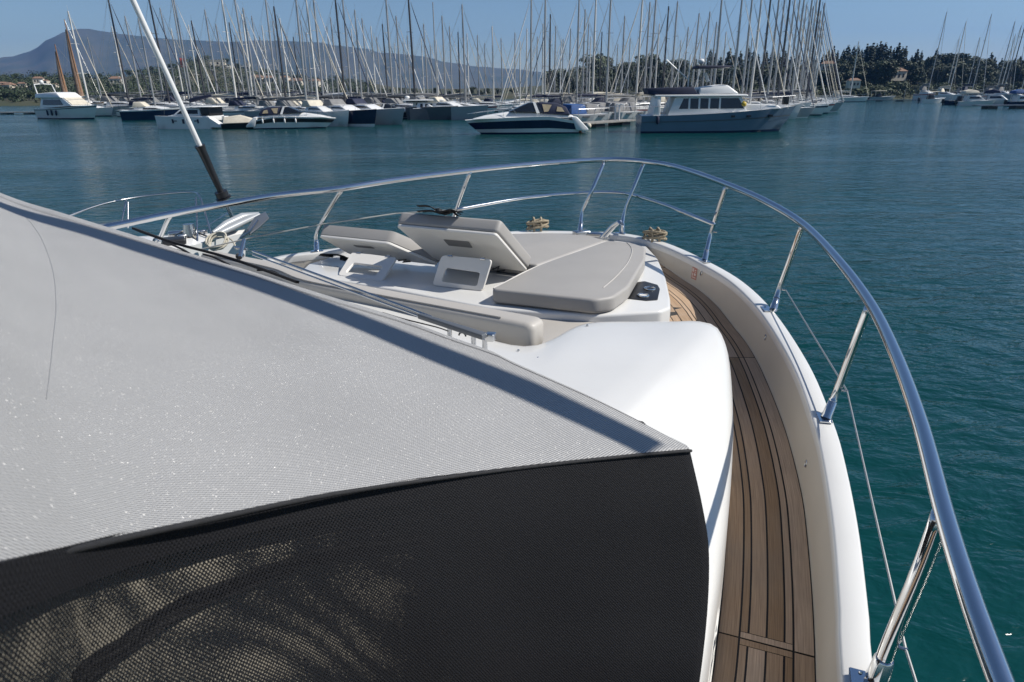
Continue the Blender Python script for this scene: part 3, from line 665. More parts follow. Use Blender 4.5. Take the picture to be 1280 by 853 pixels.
for s_ in (-1, 1):
    fr_ = MB().tube([(4.4, s_ * 1.3, 3.9), (4.5, s_ * 1.25, 5.3), (6.9, s_ * 1.2, 5.3), (6.9, s_ * 1.2, 4.1)], .025, 5); fr_.build('bimini_frame', M['steel'], t)
    mb.tube([(2.0, s_ * 2.0, 2.25), (2.0, s_ * 2.0, 1.5)], .025, 5)
    mb.tube([(8.2, s_ * 1.6, 2.85), (10.5, s_ * 1.35, 2.9), (12.7, s_ * .2, 3.0)], .025, 5)
    for x, y in ((8.3, 1.65), (9.6, 1.5), (10.9, 1.2), (12.1, .6)): mb.tube([(x, s_ * y, 1.9), (x, s_ * y, 2.9)], .02, 5)
    mb.tube([(.1, s_ * 1.9, 2.2), (2.0, s_ * 2.0, 2.25)], .025, 5)
mb.build('guard_rail', M['steel'], t)
mb = MB().tube([(3.9, 0, 3.1), (3.9, 0, 5.6), (3.9, 0, 6.4)], .05, 6); mb.tube([(3.85, 0, 4.4), (2.0, 0, 6.0)], .05, 6); mb.build('mast', M['white'], t)
MB().ball((4.8, 0, 5.85), .28, sq=(1, 1, .8)).build('radar_dome', M['white'], t, smooth=180)
mb = MB().tube([(5.6, .4, 4.2), (5.3, .4, 4.9)], .14, 6); mb.build('helm_seat', M['white'], t)
part('tender_arch', M['white'], [(.9, 1.45), (1.2, 3.0), (1.5, 3.0), (1.5, 1.45)], 1.9, 1.75)
MB().ball((8.2, -1.5, 2.35), .26).build('buoy', M['yellow'], t, smooth=180)
MB().box((12.0, 0, 2.6), (.5, .4, .7)).build('windlass_cover', M['black'], t, bevel=.08)
for x in (7.2, 8.5, 10.4):
    mb = MB(); side(mb, [(x, 1.30), (x + .28, 1.30), (x + .28, 1.46), (x, 1.46)], 2.06 if x < 8 else (1.98 if x < 9 else 1.50)); mb.build('porthole', M['dark'], t)
MB().tube([(1.3, -2.02, .75), (1.3, -2.02, .85), (1.3, -2.02, 1.35), (1.3, -2.02, 1.45)], [.03, .13, .13, .03], 7).build('fender', M['navy'], t, smooth=60)
pe = at_z(801, 166.5, 0); t.location = (pe.x, pe.y + 1.5, 0); t.rotation_euler = (0, 0, R(-3)); t.scale = (1.12, 1.05, 1.05)
tag(t, 'blue-grey trawler yacht with white saloon, navy canopy and bimini', 'motor yacht')

# flybridge yacht at the far left, quay side boats around it
t = empty('flybridge_yacht')
hull_parts(t, hull_rows(12.5, 4.0, 1.4, 2.0, rake=.1), M['white'], M['white'], M['darkgrey'], (.86, .93), M['navyhull'])
part('saloon', M['white'], [(1.8, 1.5), (2.2, 3.0), (7.2, 3.0), (9.2, 1.9)], 1.7, 1.4)
part('saloon_window', M['glass'], [(2.6, 2.0), (2.8, 2.75), (6.6, 2.75), (7.4, 2.0)], 1.66, 1.52, 0)
mb = MB(); mb.add([(9.0, -1.35, 2.1), (9.0, 1.35, 2.1), (7.35, 1.3, 2.95), (7.35, -1.3, 2.95)], [(0, 1, 2, 3)]); mb.prism([(9.06, -1.4, 2.02), (9.06, 1.4, 2.02), (7.34, 1.34, 3.0), (7.34, -1.34, 3.0)], (.03, 0, .05)); mb.build('windscreen_cover', M['cream'], t)
part('flybridge', M['white'], [(1.2, 3.0), (1.2, 3.6), (4.8, 3.8), (6.2, 3.75), (7.3, 3.0)], 1.7, 1.45, .1)
mb = MB()
for s_ in (-1, 1):
    mb.tube([(1.6, s_ * 1.4, 3.6), (1.2, s_ * 1.3, 4.9), (.9, s_ * .2, 5.0)], .08, 6); MB().tube([(8.5, s_ * 1.5, 1.9), (8.5, s_ * 1.5, 2.7), (10.8, s_ * 1.0, 2.8), (12.4, 0, 2.9)], .025, 5).build('guard_rail', M['steel'], t)
mb.tube([(.9, -.25, 5.0), (.9, .25, 5.0)], .08, 6)
mb.build('radar_arch', M['white'], t); MB().ball((1.0, 0, 5.25), .3).build('radar_dome', M['white'], t, smooth=180)
for x in (4.0, 5.0, 6.0): MB().tube([(x, -2.08, .5), (x, -2.08, .6), (x, -2.08, 1.2), (x, -2.08, 1.3)], [.03, .13, .13, .03], 7).build('fender', M['navy'], t, smooth=60)
pe = at_z(58, 148, 0); t.location = (pe.x, pe.y, 0); t.rotation_euler = (0, 0, R(-26)); t.scale = (1.1, 1.05, 1.05)
tag(t, 'white flybridge yacht with a cream windscreen cover at the far left', 'motor yacht')

# wooden-masted ketch behind it
t = empty('wooden_ketch')
hull_parts(t, hull_rows(15, 4.2, 1.5, 2.2, rake=.1), M['white'], M['wood'], M['wood'], (.9, .98))
part('deckhouse', M['white'], [(3, 1.6), (3.1, 2.5), (9, 2.4), (9.3, 1.8)], 1.4, 1.3)
for x, h in ((8.5, 16.5), (3.6, 12.5)):
    MB().tube([(x, 0, 1.5), (x, 0, h)], [.17, .08], 8).build('mast', M['wood'], t, smooth=60)
    MB().tube([(x - .4, 0, 2.6), (x - .5, 0, h * .5), (x - .25, 0, h * .9)], [.6, .5, .16], 8).build('furled_sail', mat('tan_sail', (.30, .20, .14), .9, var=.3, vscale=2), t, smooth=60)
    wr = MB(); wires(wr, [((x, 0, h), (x - 1.2, s_ * 1.9, 1.6)) for s_ in (-1, 1)] + [((x, 0, h), (14.6, 0, 2.2))], .014); wr.build('rigging', M['wire'], t)
pe = at_z(74, 144, 0); t.location = (pe.x - 5.5, pe.y + 9, 0); t.rotation_euler = (0, 0, R(-28))
tag(t, 'old wooden-masted ketch with brown furled sails behind the far-left yacht', 'sailing boat')

# white catamaran
t = empty('catamaran')
for y0 in (-2.2, 2.2):
    rows = [[(x, y + y0, z) for x, y, z in r_] for r_ in hull_rows(10.5, 1.6, 1.55, 1.75, rake=.02, full=.55, flare=.9)]
    mb = MB().grid(rows); mb.f.append(tuple(range(7))); h = mb.build('hull', M['white'], t, smooth=40)
    sc = MB(); side(sc, [(-1.9, .2), (-1.9, .42), (.1, 1.5), (.1, .2)], .72, .72, y0); sc.build('stern_steps', M['white'], h)
    for x, z0, z1, w in ((2.0, .75, 1.3, .25), (2.3, 1.0, 1.12, .5), (4.6, .7, 1.3, .4), (6.6, .75, 1.3, .3), (6.0, 1.0, 1.12, .7)):
        mb = MB(); side(mb, [(x, z0), (x + w, z0), (x + w, z1), (x, z1)], .80, .815, y0); mb.build('hull_window', M['navyhull'], h)
part('bridgedeck', M['white'], [(.5, 1.0), (.5, 1.7), (8.0, 1.75), (8.0, 1.1)], 2.3)
part('saloon', M['white'], [(2.0, 1.7), (2.2, 2.7), (5.5, 2.75), (7.2, 1.75)], 2.3, 1.9, .1)
part('saloon_window', M['glass'], [(2.4, 2.0), (2.5, 2.5), (5.4, 2.52), (6.3, 2.0)], 2.26, 2.02, 0)
part('hardtop', M['white'], [(-.6, 2.85), (-.6, 2.97), (4.5, 3.0), (4.7, 2.85)], 2.4, 2.3)
part('cockpit_screen', M['dark'], [(.4, 1.72), (.4, 2.8), (1.9, 2.8), (1.9, 1.72)], 2.0, 2.0)
MB().tube([(5.0, 0, 2.7), (5.0, 0, 17.5)], [.12, .09], 8).build('mast', M['alu'], t, smooth=60)
MB().tube([(4.9, 0, 3.7), (3.6, 0, 3.95), (.8, 0, 4.35)], [.28, .3, .16], 8).build('sail_cover', M['navy'], t, smooth=60)
wr = MB(); wires(wr, [((5, 0, 17), (10.3, 0, 1.8)), ((5, 0, 17), (4, 2.6, 1.7)), ((5, 0, 17), (4, -2.6, 1.7))], .014); wr.build('rigging', M['wire'], t)
pe = at_z(278, 161.5, 0); t.location = (pe.x - 1.2, pe.y + 2.5, 0); t.rotation_euler = (0, 0, R(172)); t.scale = (.66, .7, .8)
tag(t, 'white catamaran with navy window marks and stepped sterns', 'catamaran')
cat = t
# grey catamaran
t = empty('catamaran')
for y0 in (-2.4, 2.4):
    rows = [[(x, y + y0, z) for x, y, z in r_] for r_ in hull_rows(10.0, 1.7, 1.7, 1.85, rake=.01, full=.6, flare=.92)]
    mb = MB().grid(rows); mb.f.append(tuple(range(7))); mb.build('hull', M['darkgrey'], t, smooth=40)
part('bridgedeck', M['white'], [(.5, 1.1), (.5, 1.75), (8.0, 1.78), (8.0, 1.2)], 2.4)
part('saloon', M['white'], [(1.2, 1.75), (1.4, 2.55), (5.5, 2.6), (7.2, 1.8)], 2.3, 1.95, .1)
for x in (1.9, 2.8, 3.7, 4.6): part('saloon_window', M['dark'], [(x, 1.95), (x + .05, 2.45), (x + .45, 2.45), (x + .5, 1.95)], 2.27, 2.05, 0)
part('hardtop', M['white'], [(-1.2, 2.9), (-1.2, 3.05), (6.0, 3.1), (6.4, 2.9)], 2.4, 2.3)
MB().tube([(5.0, 0, 2.7), (5.0, 0, 17.5)], [.12, .09], 8).build('mast', M['alu'], t, smooth=60)
MB().tube([(4.9, 0, 3.6), (3.6, 0, 3.8), (.8, 0, 3.9)], [.22, .24, .12], 8).build('sail_cover', M['greycanvas'], t, smooth=60)
MB().ball((-.6, 0, 3.4), .35, sq=(1.4, 1, .8)).build('radar_dome', M['white'], t, smooth=180)
pe = at_z(525, 150, 0); t.location = (pe.x - 1.5, pe.y + 2.5, 0); t.rotation_euler = (0, 0, R(3)); t.scale = (.75, .75, .85)
tag(t, 'charcoal-hulled catamaran with a long white hardtop', 'catamaran')

# covered dinghy
t = empty('covered_dinghy')
hull_parts(t, hull_rows(4.2, 2.0, .5, .65, rake=.1), M['black'], M['greycanvas'])
mb = MB(); side(mb, [(.2, .55), (.3, 1.25), (2.0, 1.45), (3.6, .95), (4.0, .65)], 1.05, .3); mb.build('cover', M['cream'], t, bevel=.12)
pe = at_z(277, 161.5, 0); t.location = (pe.x, pe.y + .5, 0); t.rotation_euler = (0, 0, R(8)); tag(t, 'dark dinghy under a cream cover beside the catamaran stern', 'dinghy')

# transoms of sailing boats between the sports cruiser and the trawler
for i, (px, y, lb, blue) in enumerate([(733, 157, 'white sloping transom nearest the sports cruiser stern', 1), (752, 155.5, 'white sloping transom beside the pontoon lamp posts', 0), (786, 152, 'broad white transom left of the trawler cockpit', 0), (800, 151, 'white transom with outdoor gear just behind the trawler stern', 0), (768, 152, 'narrow pale transom between the pontoon posts', 0)]):
    t = empty('sailing_boat')
    rows = hull_rows(9.5, 3.0, 1.25, 1.5, stern_w=.85); rows = [[(x + .55 * (1 - z / 1.25) * (1 if k == 0 else 0), y_, z) for x, y_, z in r_] for k, r_ in enumerate(rows)]
    mb = MB().grid(rows); mb.f.append(tuple(range(7))); mb.build('hull', M['white'], t, smooth=40)
    d = MB().grid([[(r_[0][0], r_[0][1] - .01, r_[0][2]), (r_[6][0], r_[6][1] + .01, r_[6][2])] for r_ in rows]); d.build('deck', M['white'], t)
    part('transom_locker', M['darkgrey'], [(-.01, .95), (-.03, 1.1), (.2, 1.1), (.2, .95)], .5, .5, 0)
    part('spray_hood', M['bluecanvas'] if blue else M['greycanvas'], [(1.5, 1.3), (1.8, 2.4), (3.6, 2.5), (4.2, 1.4)], 1.2, 1.0)
    mb = MB()
    for s_ in (-1, 1): mb.tube([(.1, s_ * 1.15, 1.2), (.0, s_ * 1.2, 1.95), (1.6, s_ * 1.35, 1.95), (1.6, s_ * 1.35, 1.2)], .025, 5)
    mb.tube([(0, -1.2, 1.95), (0, 1.2, 1.95)], .025, 5); mb.build('stern_rail', M['steel'], t)
    MB().tube([(.6, -.55, 1.6), (.6, -.5, 2.15), (.6, 0, 2.4), (.6, .5, 2.15), (.6, .55, 1.6)], .03, 5).build('wheel', M['steel'], t)
    pe = at_z(px, y, 0); t.location = (pe.x, pe.y, 0); t.rotation_euler = (0, 0, R(122 + 4 * i)); t.scale = (.9, .95, .9); tag(t, lb, 'sailing boat')

# pontoons, posts
def pontoon(name, px0, y0, px1, y1, w, label, m=M['concrete'], h=.5):
    a, b = at_z(px0, y0, 0), at_z(px1, y1, 0); d = (b - a).normalized(); q = Vector((-d.y, d.x, 0)) * w
    t = empty(name, a); z = Vector((0, 0, 1)); rz = Vector((0, 0, 0))
    MB().prism([q * 0 + z * h, b - a + z * h, b - a + q + z * h, q + z * h], (0, 0, -.12)).build('walkway', m, t)
    n = max(2, int((b - a).length / 4))
    for i in range(n):
        c = d * ((b - a).length * (i + .5) / n) + q * .5
        MB().box((c.x, c.y, h / 2 - .2), (1.6, w * .8, h), math.atan2(d.y, d.x)).build('float', M['black'], t)
    return tag(t, label, 'pontoon')
pontoon('floating_pontoon', 736, 160.5, 800, 155.5, 2.4, 'weathered floating pontoon between the sports cruiser and the trawler')
pontoon('floating_pontoon', 1036, 127, 1165, 127, 2.0, 'long low dark jetty off the right-hand headland', M['darkgrey'], .4)
pontoon('floating_pontoon', 1224, 136.5, 1330, 136, 2.5, 'dark pontoon at the right edge', M['darkgrey'], .6)
pontoon('floating_pontoon', -40, 143.5, 48, 143, 2.0, 'low pontoon running out from the left edge', M['concrete'], .4)
for px, lb in ((770, 'white bent mooring post left on the near pontoon'), (775, 'white bent mooring post right on the near pontoon')):
    p = at_z(px, 157, 0); o = MB().tube([(p.x, p.y + 1, .45), (p.x, p.y + 1, 2.0), (p.x + .1, p.y + 1, 2.2), (p.x + .45, p.y + 1, 2.15)], .09, 7).build('mooring_post', M['white'], smooth=60); tag(o, lb, 'post')
p = at_z(1132, 127, 0); o = MB().tube([(p.x, p.y + 1, .35), (p.x, p.y + 1, 3.0)], .12, 7).build('mooring_post', M['concrete'], smooth=60); tag(o, 'grey mooring post standing on the long right-hand jetty', 'post')
p = at_z(725, 165.5, 0); o = MB().ball((p.x, p.y + 1.0, .25), .35).build('mooring_buoy', M['orange'], smooth=180); tag(o, 'orange mooring buoy beside the sports cruiser stern', 'buoy')
p = at_z(736, 161, 0); o = MB().ball((p.x, p.y + .3, .25), .3).build('mooring_buoy', M['cream'], smooth=180); tag(o, 'pale mooring buoy at the near end of the floating pontoon', 'buoy')

# small boats at the right
def small_boat(px, y, head, label, hm, top, L=6.5, arch=False):
    t = empty('small_motor_boat')
    rows = hull_rows(L, 2.4, .8, 1.15, rake=.12); mb = MB().grid(rows); mb.f.append(tuple(range(7))); mb.build('hull', hm, t, smooth=40)
    MB().grid([[(r_[0][0], r_[0][1] - .01, r_[0][2] - .05), (r_[6][0], r_[6][1] + .01, r_[6][2] - .05)] for r_ in rows]).build('deck', M['white'], t)
    def pp(name, m, prof, w0, w1=None, bev=.04):
        q = MB(); side(q, prof, w0, w1); q.build(name, m, t, bevel=bev, seg=2)
    if arch: pp('cabin', M['white'], [(1.2, .8), (1.3, 1.9), (3.4, 1.9), (4.6, 1.0)], 1.0, .85); pp('cabin_window', M['glass'], [(1.6, 1.3), (1.65, 1.7), (3.3, 1.7), (3.8, 1.3)], .97, .9, 0); pp('canopy', top, [(.4, 2.2), (.7, 2.75), (1.8, 3.0), (3.0, 2.75), (3.3, 2.3)], 1.1, .8, .1)
    else: pp('console', M['dark'], [(2.2, .8), (2.3, 1.7), (3.2, 1.7), (3.6, .9)], .6, .5); pp('canopy', top, [(.9, 2.35), (.9, 2.45), (4.2, 2.5), (4.3, 2.4)], 1.1)
    q = MB()
    for s_ in (-1, 1): q.tube([(1.1, s_ * 1.0, .8), (1.2, s_ * 1.0, 2.4)], .03, 5); q.tube([(3.9, s_ * .95, .9), (3.8, s_ * .95, 2.4)], .03, 5)
    q.build('canopy_frame', M['steel'], t)
    q = MB().box((-.25, 0, .75), (.45, .4, .8)); q.box((-.2, 0, .2), (.2, .15, .8)); q.build('outboard_motor', M['black'], t, bevel=.05)
    pe = at_z(px, y, 0); t.location = (pe.x, pe.y + 1, 0); t.rotation_euler = (0, 0, R(90 - head)); return tag(t, label, 'motor boat')
small_boat(1088, 125.5, 85, 'open day boat with a pale flat awning behind the long jetty', M['lightgrey'], M['cream'], 8)
small_boat(1152, 129, 78, 'small motor boat with a cream flat canopy and dark outboard at the jetty end', M['white'], M['cream'], 7)
small_boat(1183, 131.5, 110, 'low dark boat with a navy canopy left of the arch-roofed boat', M['navyhull'], M['navy'], 5)
small_boat(1200, 132.5, 100, 'white cabin boat with a cream arched canopy near the right edge', M['white'], M['cream'], 7, True)
small_boat(1228, 131.5, 130, 'white cabin boat with a navy canopy beside the right-edge pontoon', M['white'], M['navy'], 6, True)
small_boat(1262, 133, 95, 'blue-covered cabin boat at the right edge', M['navyhull'], M['bluecanvas'], 7, True)
# red flag on one of the left masts
p = at_d(226, 84, 150); o = MB().grid([[(p.x + .28 * i, p.y + .12 * math.sin(i * 1.1), p.z + .9 * j - .04 * i) for i in range(6)] for j in range(3)]).build('red_flag', M['red'], smooth=180, normals=False)
md = o.modifiers.new('cloth', 'SOLIDIFY'); md.thickness = .02
tag(o, 'red flag flying among the left-hand masts', 'flag')
# ================================================================ the yacht we stand on
from mathutils.bvhtree import BVHTree
YACHT = empty('motor_yacht', (0.0, 3.0, 0.0))
tag(YACHT, 'white motor yacht we stand on, with teak side deck and steel bow rail', 'motor yacht')
bpy.context.view_layer.update()
def fix(o):                       # yacht parts are measured in world space
    o.matrix_parent_inverse = YACHT.matrix_world.inverted(); return o
SUBP = True
def ypart(mb, name, m, parent=None, **k):
    o = mb.build(name, m, None, **k); o.parent = parent or YACHT
    if parent is None: o.matrix_parent_inverse = YACHT.matrix_world.inverted()
    return o
def Z(p, z): return Vector((p[0], p[1], z))
AX = Vector((0.438, 0.899, 0)); ATH = Vector((0.899, -0.438, 0))     # forward and starboard of the yacht

# ---- gunwale, bulwark, hull ------------------------------------------------------
cap_px = [(1095, 853, 1.83), (1087, 765, 1.795), (1074, 660, 1.735), (1058, 580, 1.68), (1043, 528, 1.635), (1012, 455, 1.57), (968, 389, 1.51), (928, 351, 1.46), (884, 325.5, 1.41), (842, 306.5, 1.385), (810, 297, 1.37),
          (775, 291, 1.36), (725, 289, 1.355), (680, 288.3, 1.355), (640, 289, 1.355), (560, 295, 1.36), (480, 303, 1.37), (397, 313, 1.39), (330, 324, 1.44)]
pts = P(cap_px)
back = (pts[0] - pts[1]).normalized()
pts = [pts[0] + Vector((-1.15, -2.6, -.20)), pts[0] + Vector((-.48, -1.25, -.10))] + pts
pe = (pts[-1] - pts[-2]).normalized()
pts += [pts[-1] + Vector((-.9, -.75, -.12)), pts[-1] + Vector((-2.0, -2.1, -.3))]
NC = 150
capo = spline(pts, NC)
def offset(curve, d):
    out = []
    for i, p in enumerate(curve):
        t = curve[min(i + 1, len(curve) - 1)] - curve[max(i - 1, 0)]; t.z = 0; t.normalize()
        out.append(p + Vector((-t.y, t.x, 0)) * d)
    return out
capi = offset(capo, 0.105)
rows = []
for d, dz in ((0.0, -.05), (0.0, -.014), (.005, -.004), (.013, 0.0), (.092, 0.0), (.100, -.004), (.105, -.014), (.105, -.06)):
    rows.append([p + Vector((0, 0, dz)) for p in offset(capo, d)])
ypart(MB().grid(rows), 'gunwale', M['gel'], smooth=180)
DT = [(-9, .46), (1.2, .46), (2.2, .455), (3.2, .39), (4.8, .32), (5.6, .22), (6.3, .16), (99, .16)]
drop = [lerp_tab(DT, p.y, 1) for p in capo]
foot = [Vector((p.x, p.y, p.z - drop[i])) for i, p in enumerate(offset(capo, .108))]
wall = [Z(p, q.z - .05) for p, q in zip(offset(capo, .102), capo)]
wall2 = [a.lerp(b, .85) for a, b in zip(wall, foot)]
ft2 = [p + Vector((0, 0, -.05)) for p in offset(foot, .03)]
BUL = ypart(MB().grid([wall, [a.lerp(b, .4) for a, b in zip(wall, foot)], wall2, foot, ft2]), 'bulwark', M['gel_warm'], smooth=180)
hullrows = [[p + Vector((0, 0, -.045)) for p in offset(capo, -.004)]]
for f, ins in ((.25, .02), (.5, .10), (.8, .26), (1.0, .36), (1.1, .5)):
    hullrows.append([Z(p, q.z * (1 - f) if f <= 1 else -.3) for p, q in zip(offset(capo, ins), capo)])
rubr = []
for d, dz in ((-.002, -.16), (-.03, -.17), (-.035, -.20), (-.03, -.23), (-.002, -.24)): rubr.append([p + Vector((0, 0, dz)) for p in offset(capo, d)])
ypart(MB().grid(hullrows), 'hull', M['gel'], smooth=180)
ypart(MB().grid(rubr), 'rub_rail', M['steel'], smooth=180)

# ---- teak side deck: black caulked bed, planks laid on it --------------------------
ND = 96
fo = foot[:ND]
bed = [[p + Vector((0, 0, -.004)) for p in offset(fo, d)] for d in (0.0, .3, .6, .95)]
ypart(MB().grid(bed), 'caulked_bed', M['caulk'], smooth=180)
arc = [0.0]
for a, b in zip(fo, fo[1:]): arc.append(arc[-1] + (b - a).length)
def arc_at(px, py, H):
    q = at(px, py, H); return arc[min(range(ND), key=lambda i: (Z(fo[i], 0) - Z(q, 0)).length)]
joints = [arc_at(960, 797, 2.2), arc_at(930, 449, 1.86), arc_at(840, 356, 1.74)]
def fo_at(s, d):
    for i in range(ND - 1):
        if arc[i + 1] >= s: break
    t = (s - arc[i]) / (arc[i + 1] - arc[i]); p = fo[i].lerp(fo[i + 1], t)
    tn = (fo[min(i + 2, ND - 1)] - fo[max(i - 1, 0)]); tn.z = 0; tn.normalize()
    return p + Vector((-tn.y, tn.x, 0)) * d
g = .0042
deckmb = MB(); deck_uv = []; deck_tone = []; tones = random.Random(17)
def strip(s0, s1, d0, d1):
    n = max(2, int((s1 - s0) / .06)); rows = []
    tn_ = tones.random(); sh_ = tones.uniform(0, 30)
    for k in range(n + 1):
        s = s0 + (s1 - s0) * k / n
        rows.append([fo_at(s, d0 + g), fo_at(s, d1 - g)])
        deck_uv.extend([(s + sh_, d0 + sh_), (s + sh_, d1 + sh_)]); deck_tone.extend([tn_, tn_])
    deckmb.grid(rows)
offs = [0.004, .088, .124, .196, .270, .306, .395, .465, .535, .605, .675, .745]
cuts = [0.02] + sorted(joints) + [arc[-1] - .02]
pick = random.Random(4)
for k in range(len(offs) - 1):
    inner = .08 < offs[k] < .30
    for a, b in zip(cuts, cuts[1:]):
        a2 = a + (.036 if inner and a in joints[:1] else g); b2 = b - (.036 if inner and b in joints[:1] else g)
        if not inner and k not in (0, 5):           # some planks are scarfed once more
            m_ = a2 + (b2 - a2) * pick.uniform(.3, .7); strip(a2, m_ - g * .5, offs[k], offs[k + 1]); strip(m_ + g * .5, b2, offs[k], offs[k + 1])
        else: strip(a2, b2, offs[k], offs[k + 1])
j = joints[0]
strip(j - .033, j - g, .088, .306); strip(j + g, j + .033, .088, .306)
def teak_material():
    m = bpy.data.materials.new('weathered_teak_deck'); m.use_nodes = True
    nt = m.node_tree; b = nt.nodes['Principled BSDF']; L = nt.links
    uv = nd(nt, 'ShaderNodeUVMap'); mp = nd(nt, 'ShaderNodeMapping'); mp.inputs['Scale'].default_value = (3.0, 150, 1); L.new(uv.outputs[0], mp.inputs['Vector'])
    n1 = nd(nt, 'ShaderNodeTexNoise'); n1.inputs['Scale'].default_value = 1.6; n1.inputs['Detail'].default_value = 6; n1.inputs['Distortion'].default_value = .6; L.new(mp.outputs[0], n1.inputs['Vector'])
    cr = nd(nt, 'ShaderNodeValToRGB'); e = cr.color_ramp.elements
    e[0].position = .3; e[1].position = .7; e[0].color = (.27, .175, .105, 1); e[1].color = (.46, .315, .195, 1)
    L.new(n1.outputs['Fac'], cr.inputs['Fac'])
    at_ = nd(nt, 'ShaderNodeAttribute'); at_.attribute_name = 'tone'
    mr = nd(nt, 'ShaderNodeMapRange'); mr.inputs['To Min'].default_value = .72; mr.inputs['To Max'].default_value = 1.28; L.new(at_.outputs['Fac'], mr.inputs['Value'])
    sr = nd(nt, 'ShaderNodeMapRange'); sr.inputs['To Min'].default_value = 1.12; sr.inputs['To Max'].default_value = .80; L.new(at_.outputs['Fac'], sr.inputs['Value'])
    hs = nd(nt, 'ShaderNodeHueSaturation'); L.new(cr.outputs[0], hs.inputs['Color']); L.new(mr.outputs[0], hs.inputs['Value']); L.new(sr.outputs[0], hs.inputs['Saturation'])
    tc = nd(nt, 'ShaderNodeTexCoord'); n2 = nd(nt, 'ShaderNodeTexNoise'); n2.inputs['Scale'].default_value = 2.6; n2.inputs['Detail'].default_value = 5; L.new(tc.outputs['Object'], n2.inputs['Vector'])
    m2 = nd(nt, 'ShaderNodeMapRange'); m2.inputs['From Min'].default_value = .45; m2.inputs['From Max'].default_value = .75; m2.inputs['To Max'].default_value = .45; L.new(n2.outputs['Fac'], m2.inputs['Value'])
    mx = nd(nt, 'ShaderNodeMix', data_type='RGBA'); L.new(m2.outputs[0], mx.inputs[0]); L.new(hs.outputs[0], mx.inputs[6]); mx.inputs[7].default_value = (.25, .205, .165, 1)   # worn grey patches
    L.new(mx.outputs[2], b.inputs['Base Color']); b.inputs['Roughness'].default_value = .6
    bp = nd(nt, 'ShaderNodeBump'); bp.inputs['Strength'].default_value = .25; bp.inputs['Distance'].default_value = .004; L.new(n1.outputs['Fac'], bp.inputs['Height']); L.new(bp.outputs[0], b.inputs['Normal'])
    return m
dk = ypart(deckmb, 'teak_plank', teak_material(), normals=False)
uvl = dk.data.uv_layers.new(name='UVMap'); ta_ = dk.data.attributes.new('tone', 'FLOAT', 'POINT')
for l in dk.data.loops: uvl.data[l.index].uv = deck_uv[l.vertex_index]
for i_, t_ in enumerate(deck_tone): ta_.data[i_].value = t_

# ---- white coachroof with its ledge --------------------------------------------
bd = [(150, 306, 1.36), (330, 346, 1.34), (450, 373, 1.335), (560, 411, 1.33), (632, 433, 1.33), (668, 436, 1.33), (692, 428, 1.33), (735, 407.5, 1.325), (800, 405.5, 1.325), (845, 406, 1.33), (868, 408, 1.35), (888, 418, 1.40), (900, 437, 1.47), (909, 470, 1.56), (914, 510, 1.63), (916, 550, 1.68),
      (914, 600, 1.74), (909, 660, 1.82), (901, 730, 1.92), (893, 790, 1.98), (885, 853, 2.03), (868, 960, 2.1)]
sp_px = [(150, 420, 1.25), (300, 460, 1.25), (420, 480, 1.25), (520, 500, 1.25), (580, 515, 1.25), (610, 520, 1.25), (630, 520, 1.25), (650, 520, 1.25), (690, 520, 1.25), (710, 522, 1.25), (725, 525, 1.25), (740, 535, 1.25), (745, 545, 1.25), (750, 560, 1.25), (755, 590, 1.26), (758, 610, 1.27),
         (760, 640, 1.28), (760, 690, 1.3), (758, 740, 1.32), (756, 780, 1.34), (750, 830, 1.36), (742, 930, 1.4)]
B_, S_ = P(bd), P(sp_px)
for i in range(9, len(B_)):
    w_ = max(0, min(1, (i - 10) / 8.0)); w_ = w_ * w_ * (3 - 2 * w_)
    S_[i] = S_[i].lerp(B_[i] + Z(S_[i] - B_[i], 0).normalized() * .42, w_)
NB = 110
Bc = spline(B_, NB)
# spine with matching parameters
Lb = [0.0]
for a, b in zip(B_, B_[1:]): Lb.append(Lb[-1] + (b - a).length)
def par(tab, vals, s):
    for i in range(len(tab) - 1):
        if s <= tab[i + 1]: return vals[i].lerp(vals[i + 1], (s - tab[i]) / (tab[i + 1] - tab[i]))
    return vals[-1]
Sc = [par(Lb, S_, Lb[-1] * k / (NB - 1)) for k in range(NB)]
Tz = [par(Lb, [Vector((0, 0, CAM_H - (1.27 + .03 * max(0, min(1, (i - 10) / 4)) + (lambda q: .50 * q * q * (3 - 2 * q))(max(0, min(1, (i - 12) / 7)))))) for i in range(len(B_))], Lb[-1] * k / (NB - 1)).z for k in range(NB)]
rows = []
def crow(f):
    out = []
    for b, s, z in zip(Bc, Sc, Tz):
        n = Z(s - b, 0).normalized(); out.append(f(b, n, z, s))
    return out
prof = [(0.0, 9, .75), (.0, 9, .30), (0.0, 9, 0.0)]
rows.append(crow(lambda b, n, z, s: Z(b + n * -.035, CAM_H - 2.28)))
rows.append(crow(lambda b, n, z, s: Z(b + n * -.03, min(b.z - .05, CAM_H - 2.05))))
rows.append(crow(lambda b, n, z, s: Z(b + n * -.012, b.z - .10)))
rows.append(crow(lambda b, n, z, s: Z(b, b.z)))
for t in (.25, .5, .75):
    rows.append(crow(lambda b, n, z, s, t=t: Z(b + n * (.15 * (1 - math.cos(t * math.pi / 2))), b.z + (z - .012 - b.z) * math.sin(t * math.pi / 2))))
rows.append(crow(lambda b, n, z, s: Z(b + n * .15, z - .012)))
rows.append(crow(lambda b, n, z, s: Z(b + n * .22, z - .005)))
rows.append(crow(lambda b, n, z, s: Z((b + n * .22).lerp(s, .4), z)))
rows.append(crow(lambda b, n, z, s: Z(s, z + .02)))
ROOF = ypart(MB().grid(rows), 'coachroof', M['gel'], smooth=180)
for px, py in ((648, 440), (672.5, 449.5), (734, 408.5)):
    p = at(px, py, 1.285); ypart(MB().tube([p, p + Vector((0, 0, .012))], [.008, .006], 10), 'snap_stud', M['steel'], smooth=40)
